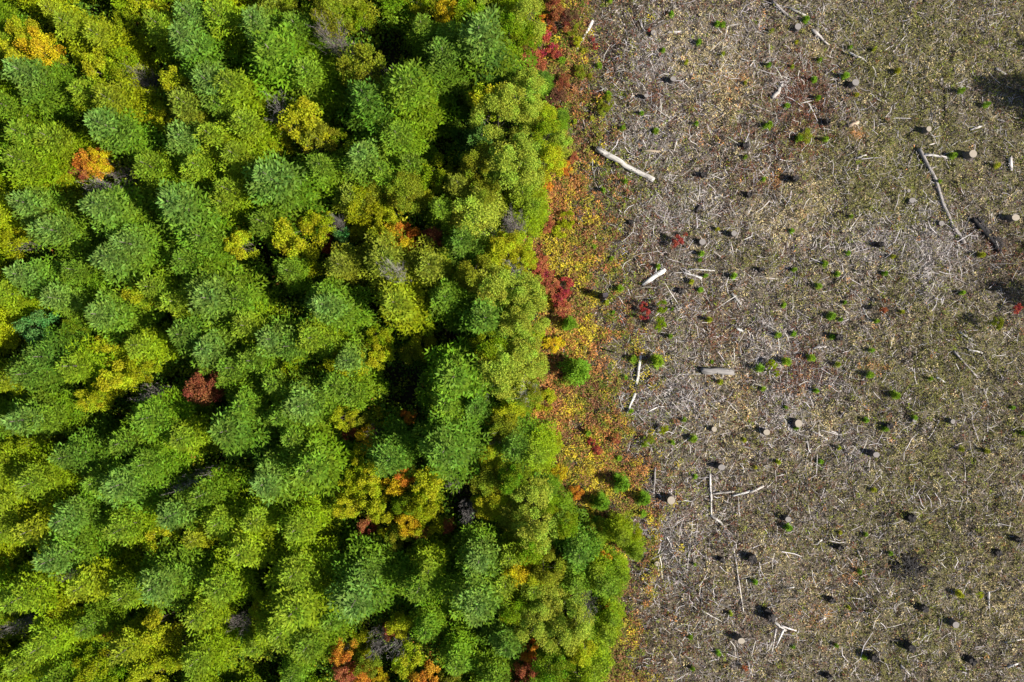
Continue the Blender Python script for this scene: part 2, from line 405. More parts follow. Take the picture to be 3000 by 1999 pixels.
    c = np.repeat(FP[k] * rng.uniform(.7, 1.25, (n, 1)), m, 0) * rng.uniform(.5, 1.4, (n * m, 1))
    o = link('bracken', mesh_quads('bracken', kites(P, D, rng.uniform(.11, .24, n * m), rng.uniform(.04, .085, n * m), Nn), {'col': c}, M_FERN)); o['kind'] = 'stuff'
    o['label'] = 'autumn bracken in orange, yellow and brown along the forest edge'
    # undergrowth inside the wood
    n = 30000
    sx = rng.uniform(-160, 1900, n); sy = rng.uniform(-160, 2160, n)
    keep = sx < edge_x(sy) - 25
    sx, sy = sx[keep], sy[keep]; x, y = (sx - 1500) / PPM, (999.5 - sy) / PPM; n = len(x)
    nz = vnoise(x, y, 3.5, 21); tall = .35 + .65 * vnoise(x, y, 4, 22)
    q = 57 / 54.5
    for a_, b_, c_, d_ in GAPS:
        tall = np.where((((1500 + (sx - 1500) * q) - a_) / (c_ * 1.2)) ** 2 + (((999.5 + (sy - 999.5) * q) - b_) / (d_ * 1.2)) ** 2 < 1, .08, tall)
    gm = tall > .1; gm |= rng.random(n) < .3; x, y, nz, tall = x[gm], y[gm], nz[gm], tall[gm]; n = len(x)
    UP = np.array([(.09, .19, .016), (.15, .24, .016), (.24, .30, .016), (.42, .40, .03), (.46, .20, .05), (.06, .13, .016)])
    Wu = np.stack([1 + 0 * x, 1 + 0 * x, .7 + .6 * nz, .12 + .5 * (nz > .7), .02 + .3 * (vnoise(x, y, 2.5, 23) > .82), .5 + 0 * x], 1)
    k = pick(Wu, rng); m = 16
    base = np.repeat(np.stack([x, y, ground_z(x, y)], 1), m, 0)
    hh = np.repeat(.3 + 4.2 * tall * rng.uniform(.35, 1, n), m)
    az = rng.uniform(0, 2 * PI, n * m); rad = .55 * np.sqrt(rng.random(n * m))
    P = base + np.stack([np.cos(az) * rad, np.sin(az) * rad, hh * rng.uniform(.5, 1.1, n * m)], 1)
    az2 = rng.uniform(0, 2 * PI, n * m); tl = rng.uniform(-.6, .5, n * m)
    D = np.stack([np.cos(az2) * np.cos(tl), np.sin(az2) * np.cos(tl), np.sin(tl)], 1)
    Nn = np.stack([rng.normal(0, .5, n * m), rng.normal(0, .5, n * m), np.ones(n * m)], 1)
    c = np.repeat(UP[k] * rng.uniform(.75, 1.25, (n, 1)), m, 0) * rng.uniform(.6, 1.35, (n * m, 1))
    o = link('undergrowth', mesh_quads('undergrowth', kites(P, D, rng.uniform(.14, .28, n * m), rng.uniform(.09, .17, n * m), Nn), {'col': c}, M_UNDER)); o['kind'] = 'stuff'
    o['label'] = 'leafy green undergrowth between the forest trees'

# ------------------------------------------------------------------ plant templates (shared meshes)
def conifer_template(seed, h=10.0, R=2.2, dz=.56, nb=6, spray=.27, wspray=.10, step=.25, zlo=.12):
    r = random.Random(seed)
    P, D, L, W, Nn, HF, BB = [], [], [], [], [], [], []
    z = h * zlo
    lop = r.uniform(0, 2 * PI)
    while z < h * .985:
        t = z / h
        n = nb if t < .85 else max(4, nb - 2)
        off = r.uniform(0, 2 * PI)
        for b in range(n):
            az = off + 2 * PI * b / n + r.uniform(-.35, .35)
            Lb = R * ((1 - t) ** .62) * r.uniform(.45, 1.25) * (1 + .14 * math.cos(az - lop)) + .10 * h / 10
            if t < .25: Lb *= .75 + t
            el = math.radians(-8 + 46 * t ** 2 + r.uniform(-14, 14))
            zb = z + r.uniform(-.5, .5) * dz
            ca, sa = math.cos(az), math.sin(az); bb = r.random(); j0 = len(P)
            ns = max(2, int(Lb / step))
            for i in range(ns + 1):
                s = Lb * (.12 + .88 * i / ns)
                cur = .12 * Lb * (s / Lb) ** 2
                p = (ca * s * math.cos(el), sa * s * math.cos(el), zb + s * math.sin(el) + cur)
                lat = min(.85 * R / 2.2, .52 * (Lb - s) + .10 + .5 * spray)
                for sd in (-1, 1):
                    a2 = az + sd * r.uniform(.75, 1.15)
                    e2 = el + r.uniform(-.45, .3)
                    d = (math.cos(a2) * math.cos(e2), math.sin(a2) * math.cos(e2), math.sin(e2))
                    q = 0.0
                    while q < lat:
                        pp = (p[0] + d[0] * q, p[1] + d[1] * q, p[2] + d[2] * q)
                        for s2 in ((-1, 1) if q > 0 else (0,)):
                            a3 = a2 + s2 * r.uniform(.5, .9); e3 = e2 + r.uniform(-.35, .5)
                            P.append(pp); D.append((math.cos(a3) * math.cos(e3), math.sin(a3) * math.cos(e3), math.sin(e3)))
                            L.append(spray * r.uniform(.75, 1.3)); W.append(wspray * r.uniform(.8, 1.3)); HF.append(zb / h)
                            Nn.append((r.gauss(0, .45), r.gauss(0, .45), 1))
                        q += spray * .95
                P.append(p); D.append((ca * math.cos(el + .3), sa * math.cos(el + .3), math.sin(el + .3)))
                L.append(spray * 1.2); W.append(wspray); HF.append(zb / h); Nn.append((r.gauss(0, .5), r.gauss(0, .5), 1))
            BB.extend([bb] * (len(P) - j0))
        z += dz * r.uniform(.8, 1.15) * (1.0 if t < .7 else .8)
    for i in range(10):   # leader
        zz = h * (.93 + .008 * i); a = r.uniform(0, 6.28)
        P.append((0, 0, zz)); D.append((math.cos(a) * .5, math.sin(a) * .5, .85)); L.append(spray * 1.1); W.append(wspray * .8); HF.append(1); Nn.append((math.sin(a), -math.cos(a), .3)); BB.append(.5)
    n = len(P); rg = np.random.default_rng(seed)
    crown = mesh_quads('conifer_crown', kites(P, D, L, W, Nn), {'hf': HF, 'r1': .5 * np.array(BB) + .5 * rg.random(n), 'r2': .4 * np.array(BB) + .6 * rg.random(n)}, M_NEEDLE)
    v, f = tube([(0, 0, -.3), (0, 0, h * .4), (0, 0, h * .8), (0, 0, h * 1.0)], [.016 * h, .012 * h, .005 * h, .0015 * h], 7)
    trunk = mesh_poly('conifer_trunk', v, f, M_BARK)
    return crown, trunk

def broadleaf_template(seed, h=6.0, R=2.0, leaves=4600, leaf=.17, clumps=26, stems=3, flat=.62):
    r = random.Random(seed); rg = np.random.default_rng(seed)
    cs = []
    for i in range(clumps):
        a = r.uniform(0, 2 * PI); rr = R * math.sqrt(r.random()) * .88
        zz = h * (.42 + .50 * math.sqrt(max(0, 1 - (rr / R) ** 2)) * r.uniform(.55, 1.05))
        cs.append((rr * math.cos(a), rr * math.sin(a), zz, R * r.uniform(.20, .36)))
    idx = rg.integers(0, clumps, leaves); C = np.array(cs)[idx]
    v = rg.normal(0, 1, (leaves, 3)); v /= np.linalg.norm(v, axis=1, keepdims=True)
    rad = rg.random((leaves, 1)) ** .45
    v[:, 2] *= flat
    P = C[:, :3] + v * rad * C[:, 3:4]
    az = rg.uniform(0, 2 * PI, leaves); tl = rg.uniform(-.6, .45, leaves)
    D = np.stack([np.cos(az) * np.cos(tl), np.sin(az) * np.cos(tl), np.sin(tl)], 1)
    Nn = np.stack([rg.normal(0, .45, leaves), rg.normal(0, .45, leaves), np.ones(leaves)], 1)
    rc = rg.random(clumps)[idx]
    crown = mesh_quads('broadleaf_crown', kites(P, D, leaf * rg.uniform(.7, 1.3, leaves), leaf * .68 * rg.uniform(.7, 1.2, leaves), Nn),
                       {'r1': np.clip(.6 * rc + .4 * rg.random(leaves), 0, 1), 'r2': .35 * rc + .65 * rg.random(leaves)}, M_LEAF)
    vs, fs = [], []
    for s in range(stems):
        a = 2 * PI * s / stems + r.uniform(-.4, .4)
        k = cs[r.randrange(clumps)]
        path = [(.12 * math.cos(a), .12 * math.sin(a), -.2), (.15 * k[0] + .2 * math.cos(a), .15 * k[1] + .2 * math.sin(a), h * .3), (k[0] * .6, k[1] * .6, k[2] * .75), (k[0], k[1], k[2])]
        v1, f1 = tube(path, [.012 * h, .010 * h, .006 * h, .002 * h], 6); fs += [tuple(q + len(vs) for q in ff) for ff in f1]; vs += v1
        for j in range(4):
            k2 = cs[r.randrange(clumps)]; p0 = path[1 + j % 2]
            v1, f1 = tube([p0, ((p0[0] + k2[0]) / 2, (p0[1] + k2[1]) / 2, (p0[2] + k2[2]) / 2 + .2), k2[:3]], [.005 * h, .003 * h, .001 * h], 4)
            fs += [tuple(q + len(vs) for q in ff) for ff in f1]; vs += v1
    return crown, mesh_poly('broadleaf_trunk', vs, fs, M_BARK)

def dead_template(seed, h=4.0, R=1.8, stems=34, twigs=9, up=.8):
    r = random.Random(seed); rg = np.random.default_rng(seed)
    A, B, R0, R1 = [], [], [], []
    sv, sf = [], []
    for s in range(stems):
        a = r.uniform(0, 2 * PI); rr = R * math.sqrt(r.random()); top = h * r.uniform(.6, 1) * (1 - .35 * (rr / R) ** 2)
        p0 = Vector((.1 * math.cos(a), .1 * math.sin(a), -.1)); p3 = Vector((rr * math.cos(a), rr * math.sin(a), top)); p1 = Vector((p3.x * .35, p3.y * .35, top * .55))
        pts = [p0, p1, (p1 + p3) / 2 + Vector((r.gauss(0, .1), r.gauss(0, .1), .1)), p3]
        if s < 6:
            v1, f1 = tube(pts, [.035, .026, .018, .006], 5); sf += [tuple(q + len(sv) for q in ff) for ff in f1]; sv += v1
        else:
            for i in range(3): A.append(pts[i]); B.append(pts[i + 1]); R0.append(.016 - .003 * i); R1.append(.013 - .003 * i)
        for t in range(twigs):
            u = r.random(); q = p1.lerp(p3, u); a2 = a + r.gauss(0, 1.2); l = r.uniform(.25, .8)
            e = Vector((math.cos(a2) * l * .7, math.sin(a2) * l * .7, l * r.uniform(-.1, up)))
            A.append(q); B.append(q + e); R0.append(.010); R1.append(.005)
            for w in range(2):
                q2 = q + e * r.uniform(.3, .9); a3 = a2 + r.gauss(0, .9); l2 = l * .5
                A.append(q2); B.append(q2 + Vector((math.cos(a3) * l2, math.sin(a3) * l2, l2 * r.uniform(0, .7)))); R0.append(.007); R1.append(.004)
    Q = prisms(np.array(A), np.array(B), np.array(R0), np.array(R1))
    me = mesh_quads('dead_twigs', Q, None, M_BARK)
    return me, mesh_poly('dead_stems', sv, sf, M_BARK)

CON = [conifer_template(100 + i, R=2.2 + .25 * (i % 3)) for i in range(8)]
SEED = [conifer_template(200 + i, h=1.0, R=.42, dz=.12, nb=6, spray=.13, wspray=.045, step=.10, zlo=.08) for i in range(3)]
YOUNG = [conifer_template(220 + i, h=2.6, R=1.1, dz=.22, nb=7, spray=.17, wspray=.06, step=.13, zlo=.06) for i in range(2)]
BRD = [broadleaf_template(300 + i) for i in range(5)]
FINE = [broadleaf_template(320 + i, h=7, R=2.2, leaves=7500, leaf=.15, clumps=34, stems=4) for i in range(4)]
SHR = [broadleaf_template(340 + i, h=1.6, R=1.0, leaves=1700, leaf=.125, clumps=18, stems=5) for i in range(4)]
DEAD = [dead_template(360 + i) for i in range(4)]

CC = {  # needle / leaf colours (reflectance)
 'green': (.088, .170, .010), 'mid': (.125, .215, .007), 'lime': (.185, .268, .006), 'yellowlime': (.250, .298, .006), 'olive': (.190, .225, .012),
 'blue': (.115, .205, .010), 'dark': (.055, .120, .012), 'gold': (.500, .385, .012), 'yellow': (.345, .385, .012), 'pale': (.300, .375, .035),
 'orange': (.540, .240, .025), 'red': (.360, .070, .045), 'rust': (.260, .095, .035), 'redorange': (.380, .140, .055), 'mint': (.100, .250, .055), 'brown': (.15, .075, .04),
 'grey': (.20, .175, .165), 'palegrey': (.36, .32, .29)}
WORD = {'green': 'green', 'mid': 'mid green', 'lime': 'lime green', 'yellowlime': 'yellow-green', 'olive': 'olive green', 'blue': 'blue-green tipped', 'dark': 'dark green',
        'gold': 'golden yellow', 'yellow': 'yellow', 'pale': 'pale green', 'orange': 'orange', 'red': 'red', 'rust': 'rust-brown', 'redorange': 'orange-red', 'mint': 'mint green',
        'brown': 'brown', 'grey': 'grey', 'palegrey': 'pale grey'}

def plant(name, tpl, cat, group, loc, scale, rz, color, tip, cls, adj, noun, ipos, label=None, parts=('trunk', 'crown')):
    e = link(name, None, loc=loc); e.rotation_euler = (random.gauss(0, .025), random.gauss(0, .025), rz); e.scale = scale
    t = link(parts[0], tpl[1], e, color=(.13, .105, .085) if parts[1] == 'crown' else color)
    c = link(parts[1], tpl[0], e, color=color); c.color = (*color, tip)
    e['category'] = cat; e['group'] = group
    if label: e['label'] = label
    THINGS.append((e, cls, adj, noun, ipos[0], ipos[1]))
    return e

OCC = []   # (x, y, r) of stems already placed
def jitter(c, s=.12):
    k = 1 + random.uniform(-s, s); w = random.uniform(-.6, .9) * s
    return (max(.003, c[0] * k * (1 + w)), max(.003, c[1] * k * (1 + w * .2)), max(.003, c[2] * k))

def conifer(tx, ty, h=10.5, col='green', w=1.0, tip=.35, label=None, outside=False):
    s0 = h / 10; h = h * (.76 if not outside else 1)
    x, y = gp(tx, ty, h) if not outside else gp(tx, ty)
    s = h / 10; tpl = random.choice(CON)
    mx, my = proj(x, y, h * .6)
    big = 'tall ' if h > 8.7 else ('short ' if h < 6 else '')
    nm = 'conifer'
    e = plant('conifer', tpl, 'conifer', 'conifers in the standing wood', (x, y, gz(x, y)), (s0 * w * 1.06, s0 * w * 1.06, s), random.uniform(0, 6.28), jitter(CC[col]),
              1.0 if col == 'blue' else tip, 'conifer', big + WORD[col], nm, (mx, my), label)
    OCC.append((x, y, 1.6 * w * s0)); return e

def broad(cx, cy, rpx, h=6, col='lime', fine=False, label=None, lm=None):
    x, y = gp(cx, cy, h * .75)
    tpl = random.choice(FINE if fine else BRD)
    h0, R0 = (7, 2.2) if fine else (6, 2.0)
    R = rpx / PPM * (H - h * .75) / H
    cat = 'tree' if h > 4.5 else 'bush'
    mx, my = proj(x, y, h * .75)
    nm = 'broadleaf_tree' if h > 4.5 else 'broadleaf_bush'
    e = plant(nm, tpl, cat, 'leafy trees and bushes of the wood', (x, y, gz(x, y)), (R / R0, R / R0, h / h0), random.uniform(0, 6.28), jitter(CC[col], .08), 0,
              'broadleaf', WORD[col] + (' fine-leaved' if fine else ' leafy'), cat, (mx, my), label)
    OCC.append((x, y, R * .7)); return e

def shrub(cx, cy, rpx, h=1.3, col='red', label=None):
    x, y = gp(cx, cy, h * .7); R = rpx / PPM
    mx, my = proj(x, y, h * .7)
    return plant('shrub', random.choice(SHR), 'shrub', 'shrubs along the forest edge and on the clearing', (x, y, gz(x, y)), (R, R, h / 1.6), random.uniform(0, 6.28), jitter(CC[col], .08), 0,
                 'shrub', WORD[col], 'shrub', (mx, my), label)

def dead(cx, cy, rx, ry, h=4, col='grey', rz=0, label=None):
    x, y = gp(cx, cy, h * .8)
    mx, my = proj(x, y, h * .8)
    e = plant('dead_bush', random.choice(DEAD), 'dead bush', 'leafless grey bushes in the wood', (x, y, gz(x, y)), (rx / PPM / 1.8, ry / PPM / 1.8, h / 4), rz, jitter(CC[col], .08), 0,
              'dead', 'leafless ' + WORD[col], 'bush', (mx, my), label, parts=('stem', 'twigs'))
    OCC.append((x, y, .8)); return e

# ------------------------------------------------------------------ hero conifers (tip in photo pixels, height, colour)
CONIFERS = [
 (29, 191, 11, 'blue'), (277, 335, 12, 'blue'), (523, 92, 12, 'blue'), (574, 217, 11, 'blue'), (505, 398, 10, 'blue'), (545, 20, 10, 'blue'), (740, 45, 11, 'blue'),
 (769, 121, 12.5, 'mid', 1.2), (880, 190, 10, 'mid', 1.1), (1174, 50, 11, 'mid', 1.25), (1395, 70, 12.5, 'blue', 1.15), (1440, 140, 10, 'dark'), (1290, 140, 11, 'green', .95),
 (1165, 222, 12.5, 'mid', 1.05), (1195, 240, 11.5, 'mid'), (1075, 290, 12, 'green', 1.05), (1160, 380, 10, 'mid'), (1053, 446, 11, 'blue', 1.05), (1400, 390, 9, 'dark'), (1310, 85, 9, 'mid'),
 (35, 581, 11, 'blue'), (124, 666, 11, 'blue'), (284, 602, 12, 'blue', 1.1), (504, 594, 12.5, 'blue', 1.2), (357, 704, 11, 'blue'), (306, 749, 11.5, 'blue', 1.1), (29, 812, 11, 'blue'),
 (115, 879, 10.5, 'blue'), (261, 927, 11, 'blue'), (606, 867, 12, 'blue', 1.1), (505, 985, 11, 'green'), (190, 790, 9, 'mid'), (640, 540, 10, 'lime'), (640, 590, 9, 'lime'),
 (766, 520, 12, 'blue', 1.25), (823, 742, 12, 'green', 1.1), (1228, 736, 11.5, 'green', 1.05), (1117, 770, 10.5, 'olive', 1.1), (948, 905, 11.5, 'blue', 1.05), (955, 870, 10, 'mid'),
 (1165, 880, 11, 'yellowlime', 1.15), (1276, 908, 10.5, 'green'), (1425, 930, 11, 'green', 1.15), (1298, 600, 9, 'mid', .8), (788, 988, 11, 'blue'), (900, 980, 10, 'lime'), (840, 1010, 10, 'green'),
 (583, 1035, 11, 'blue', 1.05), (20, 1235, 11.5, 'blue'), (188, 1341, 11, 'green'), (318, 1440, 11.5, 'blue'), (644, 1280, 12, 'green', 1.15), (420, 1230, 10.5, 'mid', 1.1), (700, 1190, 10.5, 'mid'),
 (1015, 1035, 10.5, 'blue', .9), (970, 1130, 10.5, 'mid', 1.05), (885, 1188, 11.5, 'blue'), (1133, 1165, 10, 'green'), (1330, 1090, 12, 'mid', 1.2), (1310, 1180, 10.5, 'mid'), (1297, 1320, 12, 'green', 1.15),
 (890, 1370, 12, 'mid', 1.2), (760, 1415, 12, 'blue', 1.05), (840, 1290, 10, 'mid'), (1445, 1430, 11, 'green', 1.1), (1450, 1290, 9.5, 'lime'), (1400, 1190, 9, 'green'),
 (125, 1655, 11.5, 'blue'), (425, 1750, 11.5, 'blue', 1.05), (160, 1530, 11, 'blue'), (480, 1520, 11, 'blue'), (1030, 1770, 12.5, 'blue', 1.15), (1050, 1690, 10.5, 'blue'), (1230, 1755, 11, 'mid', .95),
 (1250, 1670, 10, 'lime', .9), (850, 1820, 12, 'lime', 1.2), (860, 1700, 11, 'lime', 1.05), (1404, 1790, 12.5, 'blue', .95), (1400, 1650, 11, 'blue'), (1090, 1630, 9, 'green', .8),
 (1707, 1625, 9.5, 'green'), (1790, 1745, 8, 'mid', .9), (1838, 1585, 6.5, 'lime', .85), (1870, 1636, 5.5, 'lime', .8), (1787, 1880, 7, 'lime', .9), (1690, 1720, 8, 'mid'), (1640, 1520, 7, 'mid'),
 (1575, 1335, 8.5, 'lime', .9), (1520, 1320, 9, 'green'), (1535, 555, 9, 'lime', .95), (1560, 600, 8, 'lime', .8), (1395, 985, 11, 'green', 1.05), (1345, 800, 10.5, 'mid'), (1320, 870, 10, 'mid'),
 (1420, 860, 10, 'mid'), (1595, 217, 4.5, 'green', .9), (1650, 330, 4.0, 'mid', .9), (1613, 1440, 5, 'mid', .85), (1520, 1180, 7.5, 'mid', .9), (1250, 1870, 9, 'mid'), (1480, 1900, 10, 'green'),
 (1330, 1960, 10, 'mid'), (900, 1910, 10, 'mid'), (960, 1830, 9, 'mid'), (700, 1640, 11, 'lime'), (620, 1740, 10.5, 'lime'), (330, 1560, 10, 'lime'), (60, 1560, 10, 'yellowlime'),
 (60, 40, 10, 'yellowlime'), (170, 50, 9.5, 'yellowlime'), (215, 160, 10, 'yellowlime'), (300, 280, 10, 'yellowlime'), (220, 255, 9, 'lime'), (40, 380, 11, 'lime'), (110, 400, 10, 'lime'), (180, 430, 10, 'lime'),
 (30, 470, 10.5, 'lime'), (445, 40, 10, 'lime'), (400, 80, 9, 'yellowlime'), (620, 20, 10, 'lime'), (700, 60, 10, 'yellowlime'), (660, 220, 11, 'lime'), (700, 340, 10, 'lime'), (600, 390, 10, 'lime'), (630, 300, 9, 'mid'),
 (860, 60, 10, 'mid'), (680, 440, 10, 'lime'), (560, 470, 9.5, 'lime'), (420, 480, 9.5, 'lime'), (470, 205, 9.5, 'lime'), (530, 290, 10, 'olive'), (260, 80, 9, 'yellowlime'),
 (380, 620, 10, 'lime'), (560, 680, 10.5, 'mid'), (640, 690, 10.5, 'mid'), (520, 760, 9.5, 'mid'), (440, 820, 10, 'lime'), (360, 860, 9, 'lime'), (500, 880, 9.5, 'lime'), (200, 880, 9, 'lime'), (700, 960, 10.5, 'lime'), (690, 880, 10, 'mid'), (100, 1050, 10.5, 'green'),
 (40, 1090, 10.5, 'green'), (180, 1080, 10, 'lime'), (270, 1060, 9.5, 'lime'), (380, 1010, 9.5, 'lime'), (660, 1090, 10, 'mid'), (730, 1060, 10, 'mid'), (780, 1130, 10, 'mid'), (90, 1230, 10, 'mid'), (330, 1290, 9.5, 'mid'),
 (500, 1280, 10, 'lime'), (400, 1370, 10, 'mid'), (250, 1410, 10, 'mid'), (60, 1400, 10.5, 'lime'), (580, 1460, 10, 'mid'), (700, 1340, 10, 'mid'), (950, 1260, 10, 'mid'), (1010, 1160, 9.5, 'mid'), (820, 1230, 10, 'mid'),
 (730, 1540, 10, 'lime'), (620, 1540, 10, 'lime'), (850, 1560, 10.5, 'lime'), (940, 1540, 10, 'lime'), (220, 1730, 10.5, 'yellowlime'), (100, 1770, 10.5, 'lime'), (20, 1760, 11, 'lime'), (330, 1760, 10, 'lime'), (560, 1830, 10, 'lime'), (100, 1910, 10.5, 'lime'),
 (600, 1900, 10, 'olive'), (560, 1960, 10, 'lime'), (340, 1930, 10, 'yellowlime'), (30, 1970, 10, 'lime'), (800, 1880, 10.5, 'lime'), (1480, 1720, 9, 'lime'), (1500, 1640, 9, 'lime'), (1560, 1740, 8.5, 'lime'),
 (1745, 1690, 7, 'lime', .9), (1835, 1700, 5.5, 'lime', .8), (1800, 1830, 6, 'lime', .85), (1745, 1985, 7.5, 'lime', .9), (1690, 1650, 7, 'mid', .9), (1770, 1960, 6, 'mid', .8), (1760, 1590, 5.5, 'lime', .8), (1720, 1860, 7, 'lime', .9), (970, 600, 8, 'olive'), (1020, 560, 8, 'olive'), (1400, 1090, 9, 'mid'), (1230, 60, 9, 'mid'), (950, 1010, 8.5, 'lime'), (1200, 470, 8.5, 'mid'), (1110, 490, 9, 'mid'), (760, 640, 9.5, 'mid'), (660, 780, 10, 'mid'),
]
